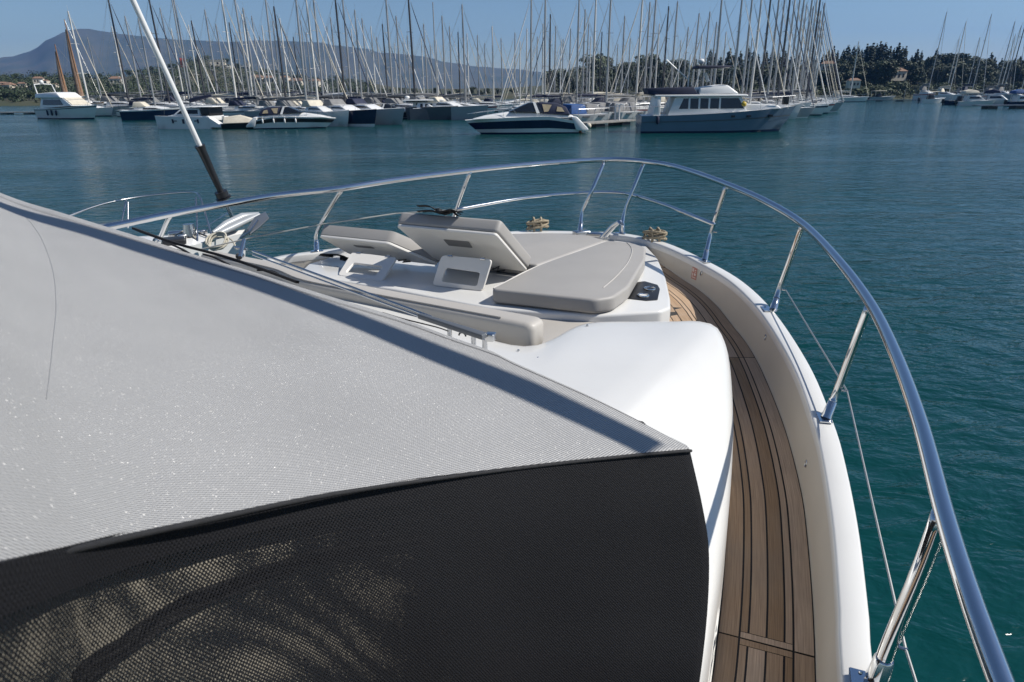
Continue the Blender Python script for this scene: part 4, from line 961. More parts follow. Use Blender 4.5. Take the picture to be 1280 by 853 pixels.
# crease line low on the coachroof side
cr = [b for b in Bc[74:]]
ypart(MB().tube([p + Vector((.012, -.008, -.16)) for p in offset(cr, -.022)], .004, 5), 'side_seam', M['steel'])

# ---- sun bed base ------------------------------------------------------------------
HB = 1.42
base_px = [(838, 372), (838.5, 384), (826, 389), (750, 394), (680, 390), (613, 385), (560, 375), (490, 361), (419, 350), (372, 342), (385, 330), (430, 316), (500, 304), (560, 299), (640, 293), (700, 291.5), (750, 294), (785, 297.5), (806, 305), (822, 322), (832, 345)]
top = [at(x, y, HB) for x, y in base_px]
ypart(MB().prism(top, (0, 0, -.62)), 'sunbed_base', M['gel'], bevel=.022, seg=4, smooth=50)
# pale lip under the pad and the seat side below it
lip = [at(x, y, 1.465) for x, y in ((612, 388), (690, 394.5), (748, 397), (752, 401))]
ypart(MB().tube([p for p in lip[:3]], .011, 6), 'base_lip', M['gel_warm'], smooth=60)
seat = [at(x, y, 1.70) for x, y in ((672, 440), (735, 412), (760, 404), (640, 392), (560, 378), (560, 408))]
ypart(MB().prism(seat, (0, 0, -.1)), 'seat_well', M['vinyl_light'], bevel=.02)
wallb = [at(*q) for q in ((610, 388, 1.47), (700, 399, 1.47), (752, 403, 1.47), (740, 411, 1.47), (690, 436, 1.47), (668, 445, 1.47), (630, 440, 1.47))]
ypart(MB().prism(wallb, (0, 0, -.3)), 'seat_top', M['vinyl_light'], bevel=.012, seg=2)

# ---- sun pads and backrests ------------------------------------------------------------
def thing_mesh(mb, name, m, label, cat, group=None, **k):
    o = mb.build(name, m, None, **k); return tag(o, label, cat, group)
def rounded(poly, rad, n=5):
    out = []; N = len(poly)
    for i in range(N):
        p0, p, p1 = poly[i - 1], poly[i], poly[(i + 1) % N]
        a, b = (p0 - p), (p1 - p); ra = min(rad, a.length * .45, b.length * .45)
        a, b = p + a.normalized() * ra, p + b.normalized() * ra
        for k in range(n + 1):
            t = k / n; out.append(a * (1 - t) ** 2 + p * 2 * t * (1 - t) + b * t * t)
    return out
pad_px = [(613, 361), (673, 331), (759, 300.5), (790, 303.5), (807.5, 309), (806.5, 324), (786, 358), (767, 371), (744, 374.5)]
pad = [at(x, y, 1.305) for x, y in pad_px]
pad_r = rounded(pad, .05)
o = thing_mesh(MB().prism(pad_r, (0, 0, -.105)), 'sunpad_cushion', M['vinyl'], 'flat taupe sun pad with a curved outer edge beside the side deck', 'cushion', smooth=180, bevel=.022, seg=4)
sm = [at(x, y, 1.303) for x, y in ((783, 302.5), (790, 312), (785, 328), (770, 346), (754, 360))]
MB().tube(spline(sm, 24), .0035, 5).build('stitched_seam', M['piping'], o)
bead = [p + Vector((0, 0, -.006)) for p in (at(617, 360, 1.305), at(673, 332, 1.305), at(757, 301.5, 1.305))]
MB().tube(spline(bead, 20), .007, 6).build('piping', M['piping'], o, smooth=60)
cen_px = [(671.5, 331), (757, 300.2), (735, 294), (690, 291.5), (640, 292), (600, 294), (560, 300), (556, 318)]
cen = [at(x, y, 1.31) for x, y in cen_px]
thing_mesh(MB().prism(rounded(cen, .03), (0, 0, -.10)), 'sunpad_cushion', M['vinyl'], 'flat taupe middle pad lying forward of the tall raised backrest', 'cushion', smooth=180, bevel=.02, seg=3)
def plane_hit(px, py, a, n):
    d = ray(px, py); return CAM + d * ((a - CAM).dot(n) / d.dot(n))
def backrest(tl, tr, br, bl, thick, slot, frame_o, frame_i, bracket, label):
    root = empty('sunbed_backrest'); root.parent = YACHT; root['label'] = label
    root.matrix_parent_inverse = YACHT.matrix_world.inverted()
    q = [at(*tl), at(*tr), at(*br)]; n = (q[1] - q[0]).cross(q[2] - q[1]).normalized()
    if n.z < 0: n = -n
    q.append(plane_hit(bl[0], bl[1], q[0], n))
    def sub(mb, name, m, **k): o = mb.build(name, m, root, **k); return o
    sub(MB().prism(rounded(q, .03), n * .022), 'panel', M['panel'], bevel=.005, seg=2)
    q2 = [p + n * .024 for p in q]; cx = sum(q2, Vector()) / 4
    sub(MB().prism(rounded([cx + (p - cx) * 1.02 for p in q2], .04), n * thick), 'cushion', M['vinyl'], bevel=.022, seg=4, smooth=180)
    s = [plane_hit(x, y, q[0] - n * .0025, n) for x, y in slot]
    sub(MB().prism(rounded(s, .012), n * -.002), 'recess', M['greycanvas'])
    s = [plane_hit(x, y, q[0] - n * .004, n) for x, y in bracket]
    sub(MB().tube(s, .007, 6), 'hinge_bracket', M['black'], smooth=60)
    f = [at(*v) for v in frame_o]; fi_n = (f[1] - f[0]).cross(f[2] - f[1]).normalized()
    h = [plane_hit(x, y, f[0], fi_n) for x, y in frame_i]
    oo, ii = rounded(f, .035), rounded(h, .02); v = fi_n * .022
    mb = MB(); N = len(oo)
    vs = oo + ii + [p + v for p in oo] + [p + v for p in ii]; fs = []
    for i in range(N):
        k = (i + 1) % N
        fs += [(i, k, N + k, N + i), (2*N + k, 2*N + i, 3*N + i, 3*N + k), (k, i, 2*N + i, 2*N + k), (N + i, N + k, 3*N + k, 3*N + i)]
    mb.add(vs, fs); sub(mb, 'support_frame', M['panel'], bevel=.003, seg=1, smooth=40)
    e = (f[1] - f[0]).normalized()
    for t in (.18, .82):
        p = f[0].lerp(f[1], t); sub(MB().tube([p - e * .02, p + e * .02], .011, 8), 'hinge', M['steel'], smooth=40)
    return root, q, n
br1, q1, n1 = backrest((495, 283, .99), (620, 294.5, .985), (659, 340, 1.36), (546, 327), .105, [(554, 299.5), (586, 302.5), (591, 310), (561, 307)],
         [(552, 319, 1.185), (615, 324.5, 1.185), (603, 364, 1.417), (540, 357, 1.417)], [(557, 335), (600, 341), (596, 358), (551, 352)], [(616, 337), (624, 333), (621, 340), (631, 338)], 'taller raised backrest with a black strap bundle on its top edge')
br2, q2, n2 = backrest((398, 296, 1.19), (485, 305, 1.19), (548, 332, 1.385), (437, 318), .10, [(441, 306.5), (464, 308.5), (469, 311), (446, 309)],
         [(440, 315, 1.285), (496, 322, 1.285), (477, 351.5, 1.417), (422, 344, 1.417)], [(442, 328.5), (478, 333), (469, 345), (432, 340.5)], [(498, 326), (508, 325), (503, 328), (513, 327)], 'lower raised backrest at the port side')
# strap bundle on the taller backrest
top_l, top_r = q1[0] + n1 * .125, q1[1] + n1 * .125
e = (top_r - top_l); up = Vector((0, 0, 1))
t = empty('strap_bundle', tuple(top_l.lerp(top_r, .38)))
def ribbon(pts, w, th=.006):
    pts = spline(pts, 26); mb = MB(); rows = []
    for i, p in enumerate(pts):
        tn = (pts[min(i + 1, 25)] - pts[max(i - 1, 0)]).normalized(); sd_ = tn.cross(Vector((.25, .3, 1))).normalized() * w / 2; nn = sd_.cross(tn).normalized() * th / 2
        rows.append([p + sd_ + nn, p - sd_ + nn, p - sd_ - nn, p + sd_ - nn])
    return mb.grid(rows, True)
loc0 = Vector(t.location); ed = e.normalized(); aft = -AX
for k, (a, b, h1, h2, sh) in enumerate([(-.16, .19, .060, .022, .0), (-.10, .22, .028, .035, .03), (-.18, .10, .016, .014, -.02), (0.02, .23, .05, .018, .015)]):
    ps = [ed * a + up * h1 + aft * (.02 + sh), ed * (a * .5 + b * .1) + up * (h1 * .8 + .012) + aft * sh, ed * (b * .35) + up * h2 + aft * (.03 + sh), ed * (b * .7) + up * (h2 + .02) + aft * (.01 + sh), ed * b + up * (.012 + .01 * k) + aft * .02]
    ribbon(ps, .055 if k < 2 else .035).build('strap', M['blackcloth'], t, smooth=60)
tag(t, 'bundle of black webbing straps resting on the taller backrest', 'straps')
p0 = at(418, 324, 1.40)
t = empty('strap_bundle', tuple(p0))
for k in range(4):
    a = rng.uniform(-.3, .3); ps = [ATH * (-.14 + .03 * k) + up * .015, ATH * -.05 + AX * (.03 * k - .05) + up * (.05 - .008 * k), ATH * .06 + AX * a * .15 + up * .035, ATH * .13 + up * .01 + AX * (.03 * k - .04)]
    ribbon(ps, .05).build('strap', M['blackcloth'], t, smooth=60)
tag(t, 'black webbing straps tucked under the lower port backrest', 'straps')

# ---- bolster ------------------------------------------------------------------------
path = spline([at(x, y, 1.205) for x, y in ((250, 318), (334, 335.5), (375, 351), (460, 368), (550, 385), (620, 398), (654, 404.5))], 40)
rows = []
stations = [(p, (path[min(i + 1, 39)] - path[max(i - 1, 0)]), 1.0) for i, p in enumerate(path)]
tl_ = Z(path[39] - path[37], 0).normalized()
for dx, k in ((.022, .97), (.040, .88), (.052, .74), (.058, .55)): stations.append((path[39] + tl_ * dx, tl_, k))
for p, tn, k in stations:
    tn = Z(tn, 0).normalized(); far = Vector((-tn.y, tn.x, 0))
    w, h, r_ = .16, .165, .035; sec = []
    for cx, cz, a0 in ((w - r_, -r_, 0), (r_, -r_, 90), (r_, -h + r_, 180), (w - r_, -h + r_, 270)):
        for j_ in range(5):
            a = R(a0 + j_ * 22.5); sec.append((cx + r_ * math.cos(a), cz + r_ * math.sin(a)))
    mid = (w / 2, -h / 2)
    rows.append([p + far * (mid[0] + (x - mid[0]) * k) + up * (mid[1] + (z - mid[1]) * (.3 + .7 * k)) for x, z in sec])
mb = MB().grid(rows, True); mb.f.append(tuple(range(19, -1, -1))); nv = len(mb.v); mb.f.append(tuple(range(nv - 20, nv)))
bol = thing_mesh(mb, 'bolster_cushion', M['vinyl_light'], 'long beige bolster with a rounded end beside the coachroof', 'cushion', smooth=60)
MB().tube([p + up * .002 + Z(path[20] - path[19], 0).normalized().cross(up) * -.02 for p in path[:38]], .004, 5).build('piping', M['vinyl'], bol, smooth=60)
p = at(674.5, 414, 1.28); ypart(MB().tube([p, p + Vector((.01, .0, 0))], .010, 8), 'snap_stud', M['black'])

# ---- cup holder -------------------------------------------------------------------------
cp = [at(x, y, HB - .004) for x, y in ((784, 366), (797, 352.5), (806, 351.5), (822, 356), (825, 361), (822, 375), (808, 376), (782, 373))]
cu = ypart(MB().prism(rounded(cp, .012), (0, 0, -.012)), 'cup_holder', M['black'], bevel=.003, seg=2)
for px, py in ((804, 369.5), (812, 361)):
    c = at(px, py, HB - .009)
    ring = [c + ATH * (.038 * math.cos(a)) + AX * (.038 * math.sin(a)) for a in np.linspace(0, 2 * math.pi, 25)]
    o = MB().tube(ring, .008, 6).build('ring', M['chrome'], None, smooth=60); o.parent = cu
    o = MB().tube([c + up * -.002, c + up * .001], .033, 18).build('cup_well', M['dark'] if py < 365 else M['panel'], None); o.parent = cu

# ---- bow rail -----------------------------------------------------------------------------
rail_px = [(1262, 880, 1.17), (1240, 822, 1.155), (1210, 738, 1.13), (1180, 640, 1.10), (1150, 528, 1.05), (1118, 440, 1.01), (1088, 380, .975), (1048, 326, .92), (1003, 280, .86), (955, 251, .80), (908, 230.5, .755), (868, 216, .72), (835, 206.5, .70), (803, 201.8, .688), (780, 200, .685), (755, 199.8, .685),
           (700, 203, .69), (640, 208, .70), (587, 213.5, .715), (500, 224.5, .745), (425, 236, .775), (355, 243.5, .80), (290, 254, .83), (212, 268, .87), (150, 281, .91), (60, 300, .97)]
rp = P(rail_px); rp = [rp[0] + Vector((-.5, -1.4, -.1)), rp[0] + Vector((-.2, -.6, -.04))] + rp
ypart(MB().tube(spline(rp, 150), .0255, 14), 'handrail', M['chrome'], smooth=180)
mid_px = [(893, 281, 1.09), (862, 268.5, 1.06), (830, 256, 1.035), (800, 246.5, 1.02), (780, 242, 1.015), (760, 240.5, 1.01), (735, 241, 1.01), (690, 244, 1.015), (640, 250, 1.025), (572, 262, 1.05)]
ypart(MB().tube(spline(P(mid_px), 60), .0165, 10), 'mid_rail', M['chrome'], smooth=180)
st_px = [[(1098, 845, 1.80), (1112, 806, 1.66), (1150, 715, 1.33), (1177, 642, 1.11)],
         [(1034, 520, 1.62), (1047, 487, 1.49), (1072, 420, 1.16), (1087, 381, .985)],
         [(967, 386, 1.50), (974, 362, 1.385), (991, 315, 1.09), (1003, 281, .868)],
         [(881, 324, 1.405), (889, 290, 1.19), (899, 258, .95), (908, 232, .765)],
         [(777, 291, 1.36), (779.5, 270, 1.21), (791, 238, .96), (805, 203, .70)],
         [(725, 289, 1.355), (728, 265, 1.18), (740, 238, .96), (756, 201, .695)],
         [(560, 295, 1.36), (569, 266, 1.13), (578, 240, .92), (588, 214.5, .722)],
         [(396, 313, 1.39), (395.5, 293, 1.25), (409, 266, 1.02), (427, 237, .783)],
         [(198, 302, 1.19), (203, 291, 1.07), (208, 279, .96), (213, 269, .88)]]
for k, l in enumerate(st_px):
    pp = P(l)
    b0, kn = pp[0], pp[1]
    s = ypart(MB().tube(spline(pp, 14), .025 if k == 0 else .0195, 12), 'stanchion', M['chrome'], smooth=180)
    ax = (kn - b0).normalized()
    mb = MB().tube([b0 - ax * .012, b0 + ax * .004, b0 + ax * .075, b0 + ax * .08], [q * (1.25 if k == 0 else 1) for q in (.030, .0275, .024, .021)], 12)
    mb.tube([b0 + ax * .083, b0 + ax * .092], .0235, 12)
    tn_ = kn - b0; ii = min(range(NC), key=lambda q: (capo[q] - b0).length); tg = (capo[min(ii + 1, NC - 1)] - capo[max(ii - 1, 0)]).normalized()
    if k < 8:
        cb = offset(capo, .045)[ii]; ang = math.atan2(tg.y, tg.x)
        mb.box((cb.x, cb.y, cb.z + .004), (.105, .062, .006), ang)
        for q in (-.04, .04): mb.tube([cb + tg * q + up * .006, cb + tg * q + up * .011], [.007, .005], 8)
    o = mb.build('socket', M['chrome'], None, smooth=40); o.parent = s
    if 0 < k < 4 or k == 0:
        sd_ = ATH * .05; c = kn + sd_ * .5
        o = MB().tube([kn, kn + sd_], .006, 6).build('wire_eye', M['steel'], None, smooth=40); o.parent = s
kn = [P(l)[1] + ATH * .045 for l in st_px[:3]]
tail = kn[0] + Vector((-.30, -1.1, -.1))
ypart(MB().tube([tail, kn[0], kn[1], kn[2]], .0042, 6), 'lifeline', M['wire'])
pw = P([(572, 262, 1.05), (495, 267, 1.06), (400, 281, 1.10), (320, 296, 1.15), (250, 312, 1.2)])
ypart(MB().tube(pw, .006, 6), 'lifeline', M['wire'])
# bow fittings: folded anchor bracket and the black chock
mb = MB()
for dx in (0, 5): mb.tube(P([(751 + dx, 297, 1.33), (764 + dx, 283, 1.22), (773 + dx * .6, 277, 1.16)]), .014, 8)
mb.tube(P([(773, 277, 1.16), (777, 280, 1.17), (778, 290, 1.30)]), .014, 8)
ypart(mb, 'anchor_bracket', M['chrome'], smooth=60)
c = at(727, 291.5, 1.335); ypart(MB().box(tuple(c), (.16, .10, .05), R(20)), 'fairlead', M['steel'], bevel=.012)
c = at(748, 294, 1.345); ypart(MB().box(tuple(c), (.22, .07, .045), R(-25)), 'fairlead', M['steel'], bevel=.012)
# cleat-made rope coils on the gunwale
def coil(px, py, H, label, m, rx=.105, ry=.07, loops=4, rz=R(20)):
    c = at(px, py, H); o = empty('mooring_rope', tuple(c)); pts_ = []
    rg = random.Random(int(px))
    for i in range(loops * 16 + 1):
        a = i / 16 * 2 * math.pi; l = i / 16
        x, y = rx * (1 + .10 * math.sin(l * 2.3)) * math.cos(a), ry * (1 + .12 * math.cos(l * 3.1)) * math.sin(a)
        pts_.append((x * math.cos(rz) - y * math.sin(rz), x * math.sin(rz) + y * math.cos(rz), .016 + .019 * l + .012 * math.sin(a * 1.5 + l)))
    bpy.data.objects.remove(o)
    mb = MB().tube(pts_, .0125, 8)
    for s_ in (-.35, .3): mb.tube([(s_ * rx, -ry * 1.15, .0), (s_ * rx, -ry * .8, .11), (s_ * rx * 1.1, ry * .6, .115), (s_ * rx, ry * 1.2, .02)], .0125, 8)
    o = mb.build('mooring_rope', m, smooth=180); o.location = c
    return tag(o, label, 'rope')
coil(672, 287.5, 1.35, 'coiled tan mooring rope on the gunwale left of the bow', M['rope'])
coil(818, 301, 1.385, 'coiled tan mooring rope on the gunwale right of the bow', M['rope'], rz=R(-30))
# drain fittings and the warning sticker on the bulwark
dg = bpy.context.evaluated_depsgraph_get(); bpy.context.view_layer.update()
def bvh(o):
    me = o.data; mw = o.matrix_world
    return BVHTree.FromPolygons([mw @ v.co for v in me.vertices], [tuple(p.vertices) for p in me.polygons])
bt = bvh(BUL)
def on_wall(px, py):
    d = ray(px, py).normalized(); loc, n, i, ds = bt.ray_cast(CAM, d)
    if loc is None: return at(px, py, 1.6), Vector((-1, 0, 0))
    if n.dot(d) > 0: n = -n
    return loc, n
for px, py in ((1008, 580), (957, 422), (876.5, 341.5)):
    p, n = on_wall(px, py); tz = Vector((0, 0, 1)); tx = n.cross(tz).normalized(); ty = tx.cross(n).normalized()
    mb = MB(); ring = [p + tx * (.011 * math.cos(a)) + ty * (.02 * math.sin(a)) + n * .003 for a in np.linspace(0, 2 * math.pi, 21)]
    mb.tube(ring, .0035, 6); d_ = ypart(mb, 'drain_fitting', M['chrome'], smooth=60)
    o = MB().prism([p + tx * (.009 * math.cos(a)) + ty * (.018 * math.sin(a)) for a in np.linspace(0, 2 * math.pi, 16)[:-1]], n * .003).build('drain_hole', M['dark'], None)
    o.parent = d_
p, n = on_wall(868, 342); tx = n.cross(up).normalized(); ty = tx.cross(n).normalized()
if tx.dot(RIGHT) < 0: tx = -tx
def quad(cx, cy, w, h, off): return [p + tx * (cx + sx * w / 2) + ty * (cy + sy * h / 2) + n * off for sx, sy in ((-1, -1), (1, -1), (1, 1), (-1, 1))]
stk = ypart(MB().prism(quad(0, 0, .075, .105, .001), n * .001), 'warning_sticker', M['sticker'])
mk = MB()
for cx, cy, w, h in ((-.018, .028, .022, .03), (.015, .03, .02, .008), (.015, .014, .02, .006), (-.02, -.012, .012, .026), (.012, -.008, .026, .02), (0, -.036, .055, .008)): mk.prism(quad(cx, cy, w, h, .0028), n * .0008)
o = mk.build('printed_pictogram', M['stickerw'], None); o.parent = stk

# ================================================================ canvas cover over the flybridge windscreen
def weave_material():
    m = bpy.data.materials.new('grey_woven_canvas'); m.use_nodes = True
    nt = m.node_tree; b = nt.nodes['Principled BSDF']; L = nt.links
    uv = nd(nt, 'ShaderNodeUVMap'); sx = nd(nt, 'ShaderNodeSeparateXYZ'); L.new(uv.outputs[0], sx.inputs[0])
    def f(op, a, v=None):
        n = nd(nt, 'ShaderNodeMath', operation=op)
        for i, q in enumerate((a, v)):
            if q is None: continue
            if isinstance(q, (int, float)): n.inputs[i].default_value = q
            else: L.new(q, n.inputs[i])
        return n.outputs[0]
    k = 2 * math.pi / WEAVE
    su = f('SINE', f('MULTIPLY', sx.outputs[0], k)); sv = f('SINE', f('MULTIPLY', sx.outputs[1], k * 1.0))
    rib = f('ADD', f('MULTIPLY', sv, .68), f('MULTIPLY', f('MULTIPLY', su, sv), .32))
    mr = nd(nt, 'ShaderNodeMapRange'); mr.inputs['From Min'].default_value = -1; mr.inputs['From Max'].default_value = 1
    L.new(rib, mr.inputs['Value'])
    nz = nd(nt, 'ShaderNodeTexNoise'); nz.inputs['Scale'].default_value = 3.2; nz.inputs['Detail'].default_value = 7; L.new(uv.outputs[0], nz.inputs['Vector'])
    mx = nd(nt, 'ShaderNodeMix', data_type='RGBA'); L.new(mr.outputs[0], mx.inputs[0])
    mx.inputs[6].default_value = (0.12, 0.12, 0.122, 1); mx.inputs[7].default_value = (0.50, 0.495, 0.485, 1)
    h = nd(nt, 'ShaderNodeHueSaturation'); m2 = nd(nt, 'ShaderNodeMapRange'); m2.inputs['To Min'].default_value = .92; m2.inputs['To Max'].default_value = 1.14
    L.new(nz.outputs['Fac'], m2.inputs['Value']); L.new(m2.outputs[0], h.inputs['Value']); L.new(mx.outputs[2], h.inputs['Color']); L.new(h.outputs[0], b.inputs['Base Color'])
    b.inputs['Roughness'].default_value = 0.6
    bp = nd(nt, 'ShaderNodeBump'); bp.inputs['Distance'].default_value = 0.0009; bp.inputs['Strength'].default_value = 0.8
    L.new(rib, bp.inputs['Height']); L.new(bp.outputs[0], b.inputs['Normal'])
    # glossy thread facets that catch the sun
    vo = nd(nt, 'ShaderNodeTexVoronoi'); vo.inputs['Scale'].default_value = 1 / (WEAVE * .26); L.new(uv.outputs[0], vo.inputs['Vector'])
    gl = nd(nt, 'ShaderNodeBsdfGlossy'); gl.inputs['Roughness'].default_value = .30; gl.inputs['Color'].default_value = (.55, .55, .55, 1)
    va = nd(nt, 'ShaderNodeVectorMath', operation='SUBTRACT'); va.inputs[1].default_value = (.5, .5, .5); L.new(vo.outputs['Color'], va.inputs[0])
    vm = nd(nt, 'ShaderNodeVectorMath', operation='SCALE'); vm.inputs['Scale'].default_value = 2.6; L.new(va.outputs[0], vm.inputs[0])
    g = nd(nt, 'ShaderNodeNewGeometry'); vadd = nd(nt, 'ShaderNodeVectorMath', operation='ADD'); L.new(g.outputs['Normal'], vadd.inputs[0]); L.new(vm.outputs[0], vadd.inputs[1])
    vn = nd(nt, 'ShaderNodeVectorMath', operation='NORMALIZE'); L.new(vadd.outputs[0], vn.inputs[0]); L.new(vn.outputs[0], gl.inputs['Normal'])
    ms = nd(nt, 'ShaderNodeMixShader'); ms.inputs[0].default_value = .06
    out = nt.nodes['Material Output']; L.new(b.outputs[0], ms.inputs[1]); L.new(gl.outputs[0], ms.inputs[2]); L.new(ms.outputs[0], out.inputs['Surface'])
    return m
WEAVE = 0.0058
def mesh_material():
    m = bpy.data.materials.new('black_mesh_cloth'); m.use_nodes = True
    nt = m.node_tree; b = nt.nodes['Principled BSDF']; L = nt.links
    b.inputs['Base Color'].default_value = (.0075, .0075, .0095, 1); b.inputs['Roughness'].default_value = .7; b.inputs['Specular IOR Level'].default_value = .25
    uv = nd(nt, 'ShaderNodeUVMap'); sx = nd(nt, 'ShaderNodeSeparateXYZ'); L.new(uv.outputs[0], sx.inputs[0])
    def f(op, a, v=None):
        n = nd(nt, 'ShaderNodeMath', operation=op)
        for i, q in enumerate((a, v)):
            if q is None: continue
            if isinstance(q, (int, float)): n.inputs[i].default_value = q
            else: L.new(q, n.inputs[i])
        return n.outputs[0]
    k = math.pi / WEAVE
    nz = nd(nt, 'ShaderNodeTexNoise'); nz.inputs['Scale'].default_value = 150; nz.inputs['Detail'].default_value = 2; L.new(uv.outputs[0], nz.inputs['Vector'])
    nsp = nd(nt, 'ShaderNodeSeparateColor'); L.new(nz.outputs['Color'], nsp.inputs[0])
    ju, jv = f('ADD', sx.outputs[0], f('MULTIPLY', nsp.outputs[0], .004)), f('ADD', sx.outputs[1], f('MULTIPLY', nsp.outputs[1], .004))
    a_ = f('ADD', ju, jv); d_ = f('SUBTRACT', ju, jv)
    su = f('ABSOLUTE', f('SINE', f('MULTIPLY', a_, k * .72))); sv = f('ABSOLUTE', f('SINE', f('MULTIPLY', d_, k * .72)))
    cell = f('MULTIPLY', su, sv)
    ramp = nd(nt, 'ShaderNodeMapRange'); ramp.inputs['From Min'].default_value = .82; ramp.inputs['From Max'].default_value = 1.55; ramp.inputs['To Min'].default_value = .50; ramp.inputs['To Max'].default_value = 1.0  # holes close towards the corner, standing in for the unlit space behind
    L.new(sx.outputs[0], ramp.inputs['Value'])
    hole = f('GREATER_THAN', cell, ramp.outputs[0])
    hem = f('GREATER_THAN', sx.outputs[1], .048)              # the folded hem is solid
    hole = f('MULTIPLY', hole, hem)
    tr = nd(nt, 'ShaderNodeBsdfTransparent'); ms = nd(nt, 'ShaderNodeMixShader'); L.new(hole, ms.inputs[0])
    bp = nd(nt, 'ShaderNodeBump'); bp.inputs['Distance'].default_value = .0015; bp.inputs['Strength'].default_value = .9; bp.invert = True
    L.new(cell, bp.inputs['Height']); L.new(bp.outputs[0], b.inputs['Normal'])
    out = nt.nodes['Material Output']; L.new(b.outputs[0], ms.inputs[1]); L.new(tr.outputs[0], ms.inputs[2]); L.new(ms.outputs[0], out.inputs['Surface'])
    return m
def uv_grid(name, rows, m, parent, us, vs):
    mb = MB().grid(rows); me = bpy.data.meshes.new(name); me.from_pydata(mb.v, [], mb.f); me.update()
    n = len(rows[0]); uvl = me.uv_layers.new(name='UVMap')
    for l in me.loops:
        i, k = divmod(l.vertex_index, n); uvl.data[l.index].uv = (us[i][k], vs[i][k])
    me.materials.append(m); me.shade_smooth()
    o = bpy.data.objects.new(name, me); COL.objects.link(o); o.parent = parent; return o
COVER = empty('canvas_cover', (0, 0, 0))
tag(COVER, 'grey woven canvas cover with black mesh side in the foreground', 'cover')
lo0 = P([(0, 697, .345), (115, 673, .435)]); lo = spline([lo0[0] + (lo0[0] - lo0[1]).normalized() * .55] + P([(0, 697, .345), (115, 673.5, .435), (230, 650, .52), (430, 611, .66), (640, 583, .81), (780, 568, .90), (862, 561, .95)]), 81)
hi0 = P([(0, 241, .50), (75, 269, .535)]); hi = spline([hi0[0] + (hi0[0] - hi0[1]).normalized() * 1.6 + up * .05] + P([(0, 241, .50), (80, 267, .535), (183, 299, .59), (248, 320, .62), (307, 337, .645), (364, 355.5, .675), (430, 376, .71), (500, 397.5, .745), (559, 419.5, .775), (612, 438, .80), (640, 452, .815), (734, 494, .87), (790, 521.5, .905), (839, 547.5, .935), (858, 556.5, .945)]), 81)
rows, us, vs = [], [], []
u_acc = 0
for i in range(81):
    a, b = lo[i], hi[i]; ln = (b - a).length
    if i: u_acc += (lo[i] - lo[i - 1]).length
    row, ru, rv = [], [], []
    for k in range(33):
        t = k / 32; p = a.lerp(b, t)
        p = p + up * (-.008 * ln * math.sin(math.pi * t) * (1 - .5 * t))
        if k < 3: p = p + up * (-.004 * (1 - k / 3) ** 2)
        # soft tension folds
        p = p + up * ((.004 * math.sin(i * .22 + t * 4.0) + .0014 * math.sin(i * .55 - t * 9.0 + 1.0) + .0009 * math.sin(i * .9 + t * 15)) * math.sin(math.pi * t) * min(1, ln))
        row.append(p); ru.append(p.x * .62 + p.y * .78); rv.append(-p.x * .78 + p.y * .62)
    # rounded over the front pole and down the far side
    nf = Z(b - a, 0).normalized() if ln > .02 else Vector((-.5, .8, 0))
    for q in range(1, 7):
        an = q * R(17); rr = .022
        row.append(b + nf * (rr * math.sin(an)) + up * (rr * (math.cos(an) - 1)) + (up * -.05 * (q - 5) if q > 5 else Vector()))
        ru.append(ru[-1]); rv.append(rv[-1] + rr * R(17))
    row.append(row[-1] + up * -.3 + nf * .02); ru.append(ru[-1]); rv.append(rv[-1] + .3)
    rows.append(row); us.append(ru); vs.append(rv)
TOP = uv_grid('top_panel', rows, weave_material(), COVER, us, vs)
# faint seam across the grey panel
bpy.context.view_layer.update()
tb = bvh(TOP)
def on_top(px, py, off=.0):
    d = ray(px, py).normalized(); loc, n, i, ds = tb.ray_cast(CAM, d)
    return (loc if loc else at(px, py, .5)) - d * off
sm = spline([on_top(*q) for q in ((24, 262), (48, 292), (64, 330), (70, 372), (66, 430), (58, 500))], 40)
MB().tube([tb.ray_cast(p + up * .3, -up)[0] + up * .0006 for p in sm], .0006, 5).build('seam', M['alu'], COVER)
lap = [p + (q - p) * .06 for p, q in zip(hi, lo)]
bpy.context.view_layer.update()
for off in (.05, .062):
    ln_ = [p.lerp(q, off) for p, q in zip(hi[16:79], lo[16:79])]
    ln_ = [tb.ray_cast(p + up * .2, -up)[0] for p in ln_]; ln_ = [p + up * .0003 for p in ln_ if p is not None]
    MB().tube(ln_, .0009, 4).build('stitching', M['greycanvas'], COVER)
# black mesh side
c0, c1, c2, c3 = at(864, 561, .955), at(888, 688, 1.26), at(886, 765, 1.44), at(875, 860, 1.66)
cc = spline([c0, at(880, 632, 1.12), c1, c2, c3, c3 + Vector((-.02, -.02, -.35))], 31)
rows, us, vs = [], [], []; u_acc = 0
for i in range(81):
    if i: u_acc += (lo[i] - lo[i - 1]).length
    f = i / 80; row, ru, rv = [], [], []
    fo_ = max(0.0, (f - .86) / .14)
    for k in range(31):
        t = k / 30
        dl = Vector((.02 * math.sin(t * 5 + i * .12), -.03 * t, -.62 * t)); dr = cc[k] - cc[0]
        w = f ** 2.2
        p = lo[i] + up * -.001 + dl * (1 - w) + dr * w
        p = p + Vector((.57, -.82, 0)) * (.006 * math.sin(i * .35 - t * 7) * min(1, t * 3) * (1 - f))
        row.append(p); ru.append(u_acc); rv.append((dl * (1 - w) + dr * w).length)
    rows.append(row); us.append(ru); vs.append(rv)
lastc = rows[-1]                  # the side turns the corner and runs forward
for q in range(1, 6):
    rows.append([p + AX * (.05 * q) + ATH * (-.05 * q) + up * (-.05 * q - .02) for p in lastc]); us.append([u + .09 * q for u in us[80]]); vs.append(vs[80])
SIDE = uv_grid('mesh_side', rows, mesh_material(), COVER, us, vs)
